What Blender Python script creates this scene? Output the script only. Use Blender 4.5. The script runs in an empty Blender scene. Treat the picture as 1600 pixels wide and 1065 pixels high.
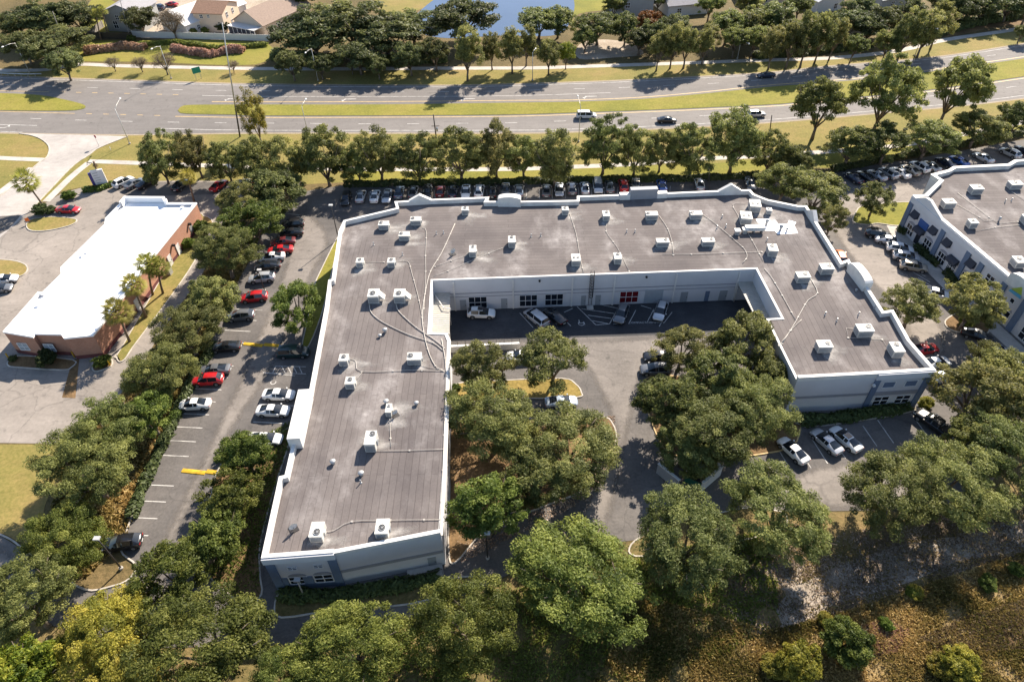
import bpy, bmesh, math, random
import numpy as np
from mathutils import Vector, Matrix
R_ = math.radians
random.seed(7); rng = np.random.default_rng(7)
SC = bpy.context.scene
COL = SC.collection

# ------------------------------------------------------------------ camera, sky, sun, exposure
CAM_H, PITCH, ROLL, FPX = 75.8, R_(43.3), R_(1.0), 1067.0
cam_d = bpy.data.cameras.new('camera'); cam = bpy.data.objects.new('camera', cam_d); COL.objects.link(cam)
cam_d.sensor_width = 36.0; cam_d.lens = FPX / 1600 * 36.0; cam_d.clip_end = 4000; cam_d.clip_start = 0.5
cam.matrix_world = Matrix.Translation((0, 0, CAM_H)) @ Matrix.Rotation(math.pi/2 - PITCH, 4, 'X') @ Matrix.Rotation(-ROLL, 4, 'Z')
SC.camera = cam
SUN_EL, SUN_AZ = R_(36.5), R_(59.5)          # azimuth counted from +X towards +Y
world = bpy.data.worlds.new("World"); SC.world = world; world.use_nodes = True
wn = world.node_tree.nodes; bg = wn['Background']
sky = wn.new('ShaderNodeTexSky'); sky.sky_type = 'NISHITA'; sky.sun_disc = False
sky.sun_elevation = SUN_EL; sky.sun_rotation = math.pi/2 - SUN_AZ
sky.air_density = 1.0; sky.dust_density = 0.6
world.node_tree.links.new(sky.outputs[0], bg.inputs[0]); bg.inputs[1].default_value = 0.085
sun_d = bpy.data.lights.new('sun', 'SUN'); sun_d.energy = 5.0; sun_d.angle = R_(0.5); sun_d.color = (1.0, 0.895, 0.755)
sun = bpy.data.objects.new('sun', sun_d); COL.objects.link(sun)
sdir = Vector((math.cos(SUN_AZ)*math.cos(SUN_EL), math.sin(SUN_AZ)*math.cos(SUN_EL), math.sin(SUN_EL)))
sun.rotation_euler = sdir.to_track_quat('Z', 'Y').to_euler()
vs = SC.view_settings; vs.view_transform = 'Standard'; vs.look = 'None'; vs.exposure = 1.28; vs.gamma = 1.0
SC.cycles.max_bounces = 6; SC.cycles.transparent_max_bounces = 6; SC.cycles.use_denoising = True

def at(x, y, z=0.0):
    "where the sight line through a photograph point meets the height z"
    u, v = x - 800.0, y - 532.5
    c, s = math.cos(ROLL), math.sin(ROLL); u, v = c*u - s*v, s*u + c*v
    d = (u, FPX*math.cos(PITCH) - v*math.sin(PITCH), -(FPX*math.sin(PITCH) + v*math.cos(PITCH)))
    t = (z - CAM_H) / d[2]
    return Vector((d[0]*t, d[1]*t, z))
def ray(x, y):
    a = at(x, y, 0) - Vector((0, 0, CAM_H)); return a.normalized()
def mpp(P):
    "metres per photograph pixel at a point"
    d = P[1]*math.cos(PITCH) + (CAM_H - P[2])*math.sin(PITCH)
    return d / FPX

# ------------------------------------------------------------------ materials
MATS = {}
def new_mat(name):
    m = bpy.data.materials.new(name); m.use_nodes = True; MATS[name] = m
    nt = m.node_tree; b = nt.nodes['Principled BSDF']; return m, nt, b
def node(nt, t, **kw):
    n = nt.nodes.new(t)
    for k, v in kw.items():
        if k in n.inputs: n.inputs[k].default_value = v
        else: setattr(n, k, v)
    return n
def ramp(nt, fac, stops):
    r = nt.nodes.new('ShaderNodeValToRGB'); e = r.color_ramp.elements
    while len(e) > 1: e.remove(e[-1])
    e[0].position = stops[0][0]; e[0].color = (*stops[0][1], 1)
    for p, c in stops[1:]:
        q = e.new(p); q.color = (*c, 1)
    nt.links.new(fac, r.inputs[0]); return r.outputs[0]
def mix(nt, a, b, f, mode='MIX'):
    n = nt.nodes.new('ShaderNodeMix'); n.data_type = 'RGBA'; n.blend_type = mode
    for s, x in ((n.inputs[0], f), (n.inputs[6], a), (n.inputs[7], b)):
        if hasattr(x, 'is_output'): nt.links.new(x, s)
        elif isinstance(x, (int, float)): s.default_value = x
        else: s.default_value = (*x, 1)
    return n.outputs[2]
def noise(nt, scale, detail=4, rough=0.6, vec=None, stretch=None):
    if vec is None:
        tc = nt.nodes.new('ShaderNodeTexCoord'); vec = tc.outputs['Object']
    if stretch:
        mp = nt.nodes.new('ShaderNodeMapping'); mp.inputs['Scale'].default_value = stretch
        nt.links.new(vec, mp.inputs[0]); vec = mp.outputs[0]
    n = node(nt, 'ShaderNodeTexNoise', Scale=scale, Detail=detail, Roughness=rough)
    nt.links.new(vec, n.inputs[0]); return n.outputs[0]
def plain(name, c, rough=0.6, metal=0.0, var=0.12, scale=1.5, coat=0.0, spec=0.5):
    m, nt, b = new_mat(name)
    if var:
        f = noise(nt, scale, 5)
        lo = tuple(max(0, x*(1-var)) for x in c); hi = tuple(min(1, x*(1+var)) for x in c)
        nt.links.new(ramp(nt, f, [(0.3, lo), (0.7, hi)]), b.inputs['Base Color'])
    else: b.inputs['Base Color'].default_value = (*c, 1)
    b.inputs['Roughness'].default_value = rough; b.inputs['Metallic'].default_value = metal
    b.inputs['Coat Weight'].default_value = coat; b.inputs['Specular IOR Level'].default_value = spec
    return m
def ground_mat(name, cs, big=0.06, fine=2.5, rough=0.95, bump=0.0, finemix=0.45, stretch=None, cracks=0.0, midv=0.35):
    "three colours spread by coarse noise and broken up by fine noise"
    m, nt, b = new_mat(name)
    f1 = noise(nt, big, 6, 0.62, stretch=stretch); f2 = noise(nt, fine, 5, 0.7)
    a = ramp(nt, f1, [(0.34, cs[0]), (0.5, cs[1]), (0.66, cs[2])])
    c = mix(nt, a, ramp(nt, f2, [(0.3, tuple(x*0.6 for x in cs[0])), (0.7, tuple(min(1, x*1.3) for x in cs[2]))]), finemix)
    f3 = noise(nt, big*9, 5, 0.65, stretch=(0.5, 1.3, 1))
    c = mix(nt, c, ramp(nt, f3, [(0.32, (0.36,)*3), (0.68, (0.64,)*3)]), midv, 'OVERLAY')
    if cracks:
        tc = nt.nodes.new('ShaderNodeTexCoord'); wn_ = node(nt, 'ShaderNodeTexNoise', Scale=0.5, Detail=4); nt.links.new(tc.outputs['Object'], wn_.inputs[0])
        va = nt.nodes.new('ShaderNodeVectorMath'); va.operation = 'MULTIPLY_ADD'; nt.links.new(wn_.outputs['Color'], va.inputs[0]); va.inputs[1].default_value = (2.5,2.5,0); nt.links.new(tc.outputs['Object'], va.inputs[2])
        vo = node(nt, 'ShaderNodeTexVoronoi', Scale=0.13); vo.feature = 'DISTANCE_TO_EDGE'; nt.links.new(va.outputs[0], vo.inputs[0])
        k = ramp(nt, vo.outputs['Distance'], [(0.0, (cracks,)*3), (0.014, (0,)*3)]); c = mix(nt, c, (0.035, 0.033, 0.032), k)
        c = mix(nt, c, (0.05, 0.048, 0.046), ramp(nt, noise(nt, 0.7, 3, 0.5), [(0.62, (0,)*3), (0.75, (0.45,)*3)]))
    nt.links.new(c, b.inputs['Base Color']); b.inputs['Roughness'].default_value = rough
    b.inputs['Specular IOR Level'].default_value = 0.2
    if bump:
        bp = node(nt, 'ShaderNodeBump', Strength=bump, Distance=0.3); nt.links.new(f2, bp.inputs['Height']); nt.links.new(bp.outputs[0], b.inputs['Normal'])
    return m
def leaf_mat(name, c1, c2, c3, trans=0.25):
    m, nt, b = new_mat(name)
    at_ = nt.nodes.new('ShaderNodeAttribute'); at_.attribute_name = 'tint'
    oi = nt.nodes.new('ShaderNodeObjectInfo')
    c = ramp(nt, at_.outputs['Fac'], [(0.0, c1), (0.5, c2), (1.0, c3)])
    hv = node(nt, 'ShaderNodeHueSaturation'); nt.links.new(c, hv.inputs['Color'])
    mr = node(nt, 'ShaderNodeMapRange'); mr.inputs[3].default_value = 0.486; mr.inputs[4].default_value = 0.516
    nt.links.new(oi.outputs['Random'], mr.inputs[0]); nt.links.new(mr.outputs[0], hv.inputs['Hue'])
    mv = node(nt, 'ShaderNodeMapRange'); mv.inputs[3].default_value = 0.72; mv.inputs[4].default_value = 1.25
    fr_ = nt.nodes.new('ShaderNodeMath'); fr_.operation = 'MULTIPLY'; fr_.inputs[1].default_value = 7.31; nt.links.new(oi.outputs['Random'], fr_.inputs[0]); fr2 = nt.nodes.new('ShaderNodeMath'); fr2.operation = 'FRACT'; nt.links.new(fr_.outputs[0], fr2.inputs[0]); nt.links.new(fr2.outputs[0], mv.inputs[0]); nt.links.new(mv.outputs[0], hv.inputs['Value'])
    nt.links.new(hv.outputs[0], b.inputs['Base Color']); b.inputs['Roughness'].default_value = 0.6
    b.inputs['Specular IOR Level'].default_value = 0.3
    tr = nt.nodes.new('ShaderNodeBsdfTranslucent'); nt.links.new(hv.outputs[0], tr.inputs[0])
    mx = nt.nodes.new('ShaderNodeMixShader'); mx.inputs[0].default_value = trans
    nt.links.new(b.outputs[0], mx.inputs[1]); nt.links.new(tr.outputs[0], mx.inputs[2])
    nt.links.new(mx.outputs[0], nt.nodes['Material Output'].inputs[0]); return m

M_GROUND = ground_mat('ground_soil', ((0.06, 0.055, 0.022), (0.115, 0.09, 0.035), (0.18, 0.125, 0.06)), 0.05, 1.6, bump=0.5)
M_GRASS = ground_mat('grass_dry', ((0.115, 0.13, 0.028), (0.19, 0.17, 0.045), (0.27, 0.19, 0.075)), 0.07, 2.2)
M_GREEN = ground_mat('grass_green', ((0.105, 0.125, 0.018), (0.19, 0.185, 0.027), (0.25, 0.205, 0.05)), 0.06, 2.2)
M_GOLD = ground_mat('golden_grass', ((0.13, 0.105, 0.025), (0.23, 0.17, 0.045), (0.31, 0.22, 0.075)), 0.25, 2.5)
M_MULCH = ground_mat('mulch', ((0.07, 0.045, 0.022), (0.15, 0.095, 0.045), (0.24, 0.15, 0.075)), 0.25, 3.0)
M_SAND = ground_mat('pale_sand', ((0.22, 0.17, 0.12), (0.34, 0.28, 0.22), (0.46, 0.39, 0.32)), 0.18, 2.5)
M_PATH = ground_mat('gravel_path', ((0.15, 0.12, 0.085), (0.31, 0.255, 0.20), (0.41, 0.35, 0.285)), 0.55, 3.5, finemix=0.5, bump=0.4)
M_SLOPE = ground_mat('dry_slope', ((0.06, 0.05, 0.02), (0.19, 0.13, 0.055), (0.36, 0.26, 0.13)), 0.16, 2.0, bump=0.5)
M_LITTER = ground_mat('woodland_floor', ((0.06, 0.062, 0.02), (0.13, 0.11, 0.04), (0.24, 0.165, 0.075)), 0.12, 1.8, bump=0.5)
M_ROAD = ground_mat('road_asphalt', ((0.150, 0.138, 0.130), (0.175, 0.160, 0.150), (0.20, 0.184, 0.172)), 0.05, 3.0, 0.85, finemix=0.2, stretch=(0.15, 1, 1), cracks=0.12)
M_LOT = ground_mat('lot_asphalt', ((0.078, 0.073, 0.071), (0.118, 0.108, 0.102), (0.178, 0.160, 0.147)), 0.07, 3.0, 0.85, finemix=0.25, cracks=0.3)
M_LANE = ground_mat('worn_lane', ((0.145, 0.130, 0.118), (0.195, 0.174, 0.157), (0.245, 0.218, 0.196)), 0.1, 3.0, 0.85, finemix=0.25, cracks=0.3)
M_COURT = ground_mat('shade_toned_court_asphalt', ((0.03, 0.031, 0.035), (0.045, 0.046, 0.051), (0.075, 0.075, 0.078)), 0.09, 3.0, 0.8, finemix=0.2, cracks=0.3)  # courtyard wall's shade is put into this near-black asphalt colour
M_OLDLOT = ground_mat('bleached_asphalt', ((0.19, 0.168, 0.148), (0.245, 0.216, 0.19), (0.30, 0.264, 0.233)), 0.06, 2.0, 0.9, finemix=0.2, cracks=0.3)
M_CONC = ground_mat('concrete', ((0.30, 0.275, 0.255), (0.37, 0.34, 0.315), (0.43, 0.395, 0.365)), 0.12, 2.5, 0.85, finemix=0.15)
M_WALK = ground_mat('walk_concrete', ((0.34, 0.31, 0.28), (0.42, 0.385, 0.345), (0.50, 0.455, 0.41)), 0.3, 2.5, 0.85, finemix=0.15)
M_KERB = plain('kerb_concrete', (0.42, 0.38, 0.33), 0.85, var=0.25, scale=0.8)
M_YPAINT = ground_mat('yellow_paint', ((0.22, 0.14, 0.03), (0.55, 0.32, 0.025), (0.64, 0.39, 0.035)), 0.9, 6.0, finemix=0.3)
M_YLINE = plain('worn_yellow_line', (0.52, 0.36, 0.16), 0.7, var=0.25, scale=1)
M_WLINE = ground_mat('white_line', ((0.22, 0.21, 0.20), (0.50, 0.48, 0.455), (0.60, 0.58, 0.55)), 0.7, 5.0, finemix=0.25)
M_SHOULDER = ground_mat('road_shoulder', ((0.25, 0.2, 0.15), (0.3, 0.25, 0.19), (0.36, 0.3, 0.23)), 0.2, 2.5)
M_WATER = plain('lake_water', (0.055, 0.085, 0.15), 0.12, var=0.1, scale=0.05)

def roof_mat(name, rot):
    m, nt, b = new_mat(name)
    tc = nt.nodes.new('ShaderNodeTexCoord'); mp = nt.nodes.new('ShaderNodeMapping')
    mp.inputs['Rotation'].default_value = (0, 0, rot); nt.links.new(tc.outputs['Object'], mp.inputs[0])
    wob = node(nt, 'ShaderNodeTexNoise', Scale=0.35, Detail=2); nt.links.new(mp.outputs[0], wob.inputs[0])
    va = nt.nodes.new('ShaderNodeVectorMath'); va.operation = 'MULTIPLY_ADD'
    nt.links.new(wob.outputs['Color'], va.inputs[0]); va.inputs[1].default_value = (0.5, 0.18, 0); nt.links.new(mp.outputs[0], va.inputs[2])
    br = node(nt, 'ShaderNodeTexBrick', Scale=1.0); nt.links.new(va.outputs[0], br.inputs[0])
    br.inputs['Brick Width'].default_value = 21.0; br.inputs['Row Height'].default_value = 0.84
    br.inputs['Mortar Size'].default_value = 0.06; br.inputs['Mortar Smooth'].default_value = 1.0; br.inputs['Bias'].default_value = 0.0
    br.inputs['Color1'].default_value = (0.122, 0.108, 0.105, 1); br.inputs['Color2'].default_value = (0.140, 0.125, 0.121, 1)
    br.inputs['Mortar'].default_value = (0.078, 0.068, 0.066, 1)
    br.offset = 0.37
    base = mix(nt, br.outputs[0], ramp(nt, noise(nt, 0.09, 6, 0.65), [(0.3, (0.34, 0.33, 0.34)), (0.7, (0.66, 0.64, 0.62))]), 0.8, 'OVERLAY')
    # washed-out pale runs and dusty ponding rings
    s1 = ramp(nt, noise(nt, 0.16, 5, 0.6, stretch=(1.0, 0.45, 1)), [(0.47, (0, 0, 0)), (0.72, (1, 1, 1))])
    s2 = ramp(nt, noise(nt, 0.5, 6, 0.7), [(0.35, (0, 0, 0)), (0.75, (1, 1, 1))])
    st = mix(nt, s1, s2, 1.0, 'MULTIPLY')
    st = mix(nt, st, (0.0, 0.0, 0.0), 0.15); base = mix(nt, base, (0.46, 0.43, 0.415), st)
    fine = ramp(nt, noise(nt, 5.0, 4, 0.7), [(0.3, (0.40, 0.40, 0.40)), (0.7, (0.60, 0.60, 0.60))])
    base = mix(nt, base, fine, 0.5, 'OVERLAY')
    nt.links.new(base, b.inputs['Base Color']); b.inputs['Roughness'].default_value = 0.9; b.inputs['Specular IOR Level'].default_value = 0.25
    return m
M_ROOFX = roof_mat('roof_felt_rows', 0.0); M_ROOFY = roof_mat('roof_felt_columns', math.pi/2)
M_WHITE = plain('white_coating', (0.64, 0.625, 0.60), 0.6, var=0.14, scale=0.6)
M_WALL = plain('painted_wall', (0.55, 0.55, 0.57), 0.7, var=0.05, scale=0.4)
M_WALLC = plain('cream_wall', (0.58, 0.54, 0.48), 0.7, var=0.08, scale=0.4)
M_CANOPY = plain('cream_sheet', (0.42, 0.39, 0.34), 0.6, var=0.12, scale=1.5)
M_BAND = plain('grey_band', (0.26, 0.27, 0.30), 0.7, var=0.05)
M_BLUE = plain('slate_blue_paint', (0.115, 0.16, 0.24), 0.7, var=0.06)
M_GLASS = plain('dark_glass', (0.012, 0.016, 0.024), 0.08, var=0)
M_FRAME = plain('white_frame', (0.7, 0.7, 0.7), 0.5, var=0)
M_REDGL = plain('red_film_glass', (0.12, 0.008, 0.012), 0.15, var=0)
M_DOOR = plain('grey_door', (0.27, 0.29, 0.31), 0.6, var=0.04)
M_TRIM = plain('rolling_door', (0.34, 0.37, 0.40), 0.5, var=0.05)
M_TPO = plain('white_membrane', (0.86, 0.86, 0.87), 0.5, var=0.03, scale=0.3)
def brick_mat():
    m, nt, b = new_mat('red_brick'); tc = nt.nodes.new('ShaderNodeTexCoord')
    sx = nt.nodes.new('ShaderNodeSeparateXYZ'); nt.links.new(tc.outputs['Object'], sx.inputs[0])
    ad = nt.nodes.new('ShaderNodeMath'); nt.links.new(sx.outputs[0], ad.inputs[0]); nt.links.new(sx.outputs[1], ad.inputs[1])
    cx = nt.nodes.new('ShaderNodeCombineXYZ'); nt.links.new(ad.outputs[0], cx.inputs[0]); nt.links.new(sx.outputs[2], cx.inputs[1])
    br = node(nt, 'ShaderNodeTexBrick', Scale=1.0); nt.links.new(cx.outputs[0], br.inputs[0])
    br.inputs['Brick Width'].default_value = 0.3; br.inputs['Row Height'].default_value = 0.12; br.inputs['Mortar Size'].default_value = 0.012
    br.inputs['Color1'].default_value = (0.36, 0.155, 0.095, 1); br.inputs['Color2'].default_value = (0.42, 0.20, 0.13, 1); br.inputs['Mortar'].default_value = (0.4, 0.27, 0.2, 1)
    c = mix(nt, br.outputs[0], ramp(nt, noise(nt, 0.35, 4), [(0.3, (0.42,)*3), (0.7, (0.58,)*3)]), 0.6, 'OVERLAY')
    nt.links.new(c, b.inputs['Base Color']); b.inputs['Roughness'].default_value = 0.9; return m
M_BRICK = brick_mat()
M_BRICKD = plain('dark_brick_base', (0.12, 0.035, 0.035), 0.9, var=0.2)
M_ACW = plain('unit_casing', (0.54, 0.525, 0.485), 0.55, var=0.2, scale=2.5)
M_ACG = plain('coil_grille', (0.30, 0.32, 0.34), 0.5, 0.3, var=0.2, scale=8)
M_BLACK = plain('black_plastic', (0.012, 0.012, 0.013), 0.5, var=0)
M_DARK = plain('dark_metal', (0.04, 0.036, 0.034), 0.5, 0.2, var=0.1)
M_GALV = plain('galvanised_metal', (0.42, 0.42, 0.42), 0.45, 0.4, var=0.15, scale=3)
M_PIPE = plain('pale_pipe', (0.43, 0.395, 0.355), 0.6, var=0.15)
M_LAMP = plain('lamp_grey', (0.50, 0.49, 0.47), 0.45, 0.3, var=0.05)
M_TIMBER = plain('weathered_pole', (0.28, 0.25, 0.22), 0.85, var=0.2)
M_POLED = plain('dark_pole', (0.06, 0.05, 0.045), 0.8, var=0.2)
M_BARK = plain('bark', (0.16, 0.125, 0.095), 0.9, var=0.3, scale=3)
M_PBARK = plain('palm_bark', (0.17, 0.125, 0.09), 0.9, var=0.3, scale=3)
M_TYRE = plain('tyre_rubber', (0.015, 0.015, 0.015), 0.8, var=0)
M_RIM = plain('alloy_rim', (0.45, 0.45, 0.46), 0.3, 0.8, var=0)
M_HEAD = plain('headlight_glass', (0.6, 0.62, 0.65), 0.15, var=0)
M_TAIL = plain('taillight_red', (0.3, 0.01, 0.01), 0.25, var=0)
M_CARGLASS = plain('car_glass', (0.012, 0.016, 0.022), 0.06, var=0, spec=0.7)
M_SIGNW = plain('sign_face', (0.72, 0.70, 0.68), 0.5, var=0.04)
M_SIGNB = plain('sign_blue', (0.06, 0.05, 0.2), 0.5, var=0)
M_SIGNG = plain('sign_green', (0.0, 0.22, 0.13), 0.5, var=0)
M_SIGNR = plain('sign_red', (0.45, 0.03, 0.03), 0.5, var=0)
M_AWN = plain('dark_awning', (0.035, 0.037, 0.05), 0.8, var=0.1)
M_BSIGN = plain('blue_sign', (0.02, 0.08, 0.26), 0.5, var=0.1)
M_LIME = plain('lime_paint', (0.35, 0.45, 0.06), 0.5, var=0); M_CYAN = plain('cyan_paint', (0.08, 0.35, 0.55), 0.5, var=0)
M_ORANGE = plain('orange_paint', (0.75, 0.16, 0.02), 0.5, var=0)

M_OAK = leaf_mat('oak_leaves', (0.078, 0.094, 0.027), (0.172, 0.190, 0.055), (0.32, 0.325, 0.105), 0.48)
M_OAKD = leaf_mat('dark_oak_leaves', (0.058, 0.070, 0.025), (0.122, 0.137, 0.048), (0.23, 0.24, 0.085), 0.45)
M_OAKG = leaf_mat('green_oak_leaves', (0.066, 0.092, 0.017), (0.150, 0.184, 0.036), (0.29, 0.315, 0.072), 0.48)
M_OLIVE = leaf_mat('olive_leaves', (0.10, 0.107, 0.033), (0.215, 0.213, 0.066), (0.36, 0.335, 0.11), 0.48)
M_YELLOW = leaf_mat('yellow_green_leaves', (0.13, 0.135, 0.02), (0.28, 0.255, 0.038), (0.42, 0.35, 0.06), 0.45)
M_BRIGHT = leaf_mat('lime_leaves', (0.09, 0.13, 0.014), (0.23, 0.28, 0.026), (0.42, 0.39, 0.045), 0.45)
M_BROWN = leaf_mat('brown_grass_plumes', (0.22, 0.125, 0.085), (0.42, 0.25, 0.17), (0.58, 0.37, 0.27), 0.4)
M_TWIG = leaf_mat('bare_twigs', (0.10, 0.075, 0.05), (0.18, 0.135, 0.09), (0.25, 0.19, 0.13))
M_HEDGE = leaf_mat('hedge_leaves', (0.03, 0.045, 0.012), (0.06, 0.08, 0.022), (0.11, 0.13, 0.04))
M_HEDGEB = leaf_mat('bright_hedge_leaves', (0.06, 0.09, 0.012), (0.11, 0.16, 0.018), (0.19, 0.23, 0.035))
M_PALM = leaf_mat('palm_fronds', (0.11, 0.125, 0.02), (0.27, 0.255, 0.05), (0.46, 0.39, 0.10), 0.45)
M_PALMD = leaf_mat('dead_fronds', (0.16, 0.10, 0.05), (0.25, 0.17, 0.08), (0.35, 0.24, 0.11), 0.3)
M_TUFT = leaf_mat('dry_tufts', (0.08, 0.075, 0.018), (0.25, 0.18, 0.06), (0.52, 0.36, 0.16), 0.35)
M_REDLEAF = leaf_mat('reddish_leaves', (0.10, 0.06, 0.015), (0.2, 0.09, 0.02), (0.28, 0.11, 0.03), 0.3)

# ------------------------------------------------------------------ mesh helpers
def children(o): return [c for c in bpy.data.objects if c.parent == o]
class MB:
    def __init__(s): s.v = []; s.f = []; s.m = []; s.sm = []
    def add(s, vs, fs, mi=0, smooth=False):
        k = len(s.v); s.v += [tuple(p) for p in vs]
        for f in fs: s.f.append([i + k for i in f]); s.m.append(mi); s.sm.append(smooth)
        return s
    def box(s, x0, x1, y0, y1, z0, z1, mi=0, M=None):
        p = [(x0,y0,z0),(x1,y0,z0),(x1,y1,z0),(x0,y1,z0),(x0,y0,z1),(x1,y0,z1),(x1,y1,z1),(x0,y1,z1)]
        if M is not None: p = [M @ Vector(q) for q in p]
        return s.add(p, [(0,3,2,1),(4,5,6,7),(0,1,5,4),(1,2,6,5),(2,3,7,6),(3,0,4,7)], mi)
    def quad(s, a, b, c, d, mi=0): return s.add([a, b, c, d], [(0,1,2,3)], mi)
    def prism(s, poly, z0, z1, mi=0, top=None):
        n = len(poly); top = top if top is not None else poly
        s.add([(p[0],p[1],z0) for p in poly] + [(p[0],p[1],z1) for p in top],
              [tuple(reversed(range(n))), tuple(range(n, 2*n))] + [(i, (i+1)%n, n+(i+1)%n, n+i) for i in range(n)], mi); return s
    def tube(s, pts, rs, n=8, mi=0, cap=True, smooth=True):
        pts = [Vector(p) for p in pts]
        if not hasattr(rs, '__len__'): rs = [rs]*len(pts)
        vs = []; fs = []
        for i, p in enumerate(pts):
            d = (pts[min(i+1, len(pts)-1)] - pts[max(i-1, 0)]); d = d.normalized() if d.length > 1e-9 else Vector((0,0,1))
            a = Vector((0,0,1)) if abs(d.z) < 0.9 else Vector((1,0,0))
            e1 = d.cross(a).normalized(); e2 = d.cross(e1)
            for k in range(n):
                t = 2*math.pi*k/n; vs.append(p + (e1*math.cos(t) + e2*math.sin(t))*rs[i])
        for i in range(len(pts)-1):
            for k in range(n):
                fs.append((i*n+k, i*n+(k+1)%n, (i+1)*n+(k+1)%n, (i+1)*n+k))
        s.add(vs, fs, mi, smooth)
        if cap:
            k0 = len(s.v) - len(vs)
            s.f.append([k0+i for i in range(n)]); s.m.append(mi); s.sm.append(False)
            s.f.append([k0+(len(pts)-1)*n+i for i in reversed(range(n))]); s.m.append(mi); s.sm.append(False)
        return s
    def mesh(s, name, mats):
        me = bpy.data.meshes.new(name); me.from_pydata(s.v, [], s.f); me.update()
        for m in (mats if isinstance(mats, (list, tuple)) else [mats]): me.materials.append(m)
        me.polygons.foreach_set('material_index', s.m); me.polygons.foreach_set('use_smooth', s.sm)
        bm = bmesh.new(); bm.from_mesh(me); bmesh.ops.recalc_face_normals(bm, faces=bm.faces); bm.to_mesh(me); bm.free()
        return me
    def obj(s, name, mats, parent=None, M=None):
        return link(name, s.mesh(name, mats), parent, M)
def link(name, me, parent=None, M=None):
    o = bpy.data.objects.new(name, me); COL.objects.link(o)
    if parent is not None: o.parent = parent
    if M is not None: o.matrix_local = M
    return o
def tag(o, label=None, cat=None, group=None, kind=None):
    if label: o['label'] = label
    if cat: o['category'] = cat
    if group: o['group'] = group
    if kind: o['kind'] = kind
    return o
def thing(name, label, cat, loc=(0,0,0), rz=0.0, group=None, scale=None):
    o = bpy.data.objects.new(name, None); COL.objects.link(o); o.location = loc; o.rotation_euler = (0, 0, rz)
    o.empty_display_size = 0.2
    if scale: o.scale = scale
    return tag(o, label, cat, group)
KIDS = {}
def dup(src, loc, rz, label, group=None, scale=None):
    "a copy of a thing with copies of its parts and sub-parts"
    c = src.copy(); COL.objects.link(c); c.location = loc; c.rotation_euler = (0, 0, rz); c['label'] = label
    if group: c['group'] = group
    if scale: c.scale = scale
    if src not in KIDS: KIDS[src] = [(k, children(k)) for k in children(src)]
    for k, sub in KIDS[src]:
        d = k.copy(); COL.objects.link(d); d.parent = c
        for q in sub:
            e = q.copy(); COL.objects.link(e); e.parent = d
    return c
def smooth_px(pts, n=6, closed=False):
    "Catmull-Rom through photograph points"
    P = [np.array(p, float) for p in pts]; N = len(P); out = []
    rng_ = range(N if closed else N-1)
    for i in rng_:
        p0 = P[(i-1) % N] if (closed or i > 0) else 2*P[0]-P[1]
        p1, p2 = P[i], P[(i+1) % N]
        p3 = P[(i+2) % N] if (closed or i+2 < N) else 2*P[-1]-P[-2]
        for k in range(n):
            t = k/n
            out.append(0.5*((2*p1)+(-p0+p2)*t+(2*p0-5*p1+4*p2-p3)*t*t+(-p0+3*p1-3*p2+p3)*t**3))
    if not closed: out.append(P[-1])
    return [tuple(p) for p in out]
def wp(pts, z=0.0): return [at(x, y, z) for x, y in pts]
def ragged(pts, a):
    r = random.Random(len(pts)); return [Vector((p[0]+r.uniform(-a,a), p[1]+r.uniform(-a,a), 0)) for p in pts]
def area(poly): return 0.5*sum(poly[i][0]*poly[(i+1)%len(poly)][1]-poly[(i+1)%len(poly)][0]*poly[i][1] for i in range(len(poly)))
def sheet(name, poly, z, mat):
    "one flat piece of ground"
    if area(poly) < 0: poly = poly[::-1]
    bm = bmesh.new(); f = bm.faces.new([bm.verts.new((p[0], p[1], z)) for p in poly]); f.normal_update(); bmesh.ops.triangulate(bm, faces=[f], ngon_method='EAR_CLIP')
    me = bpy.data.meshes.new(name); bm.to_mesh(me); bm.free(); me.materials.append(mat)
    return tag(link(name, me), kind='structure')
def soft(mat):
    "a worn patch that thins out towards its rim"
    if mat.name+'_soft' in MATS: return MATS[mat.name+'_soft']
    m = mat.copy(); m.name = mat.name+'_soft'; MATS[m.name] = m; nt = m.node_tree
    a = nt.nodes.new('ShaderNodeAttribute'); a.attribute_name = 'edge'
    ad = nt.nodes.new('ShaderNodeMath'); ad.operation = 'ADD'; nt.links.new(a.outputs['Fac'], ad.inputs[0]); nt.links.new(noise(nt, 0.8, 5, 0.7), ad.inputs[1])
    mr = node(nt, 'ShaderNodeMapRange'); mr.inputs[1].default_value = 0.6; mr.inputs[2].default_value = 1.35; nt.links.new(ad.outputs[0], mr.inputs[0])
    mx = nt.nodes.new('ShaderNodeMixShader'); tr = nt.nodes.new('ShaderNodeBsdfTransparent'); out = nt.nodes['Material Output']
    src = out.inputs[0].links[0].from_socket; nt.links.new(mr.outputs[0], mx.inputs[0]); nt.links.new(tr.outputs[0], mx.inputs[1]); nt.links.new(src, mx.inputs[2]); nt.links.new(mx.outputs[0], out.inputs[0]); return m
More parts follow.
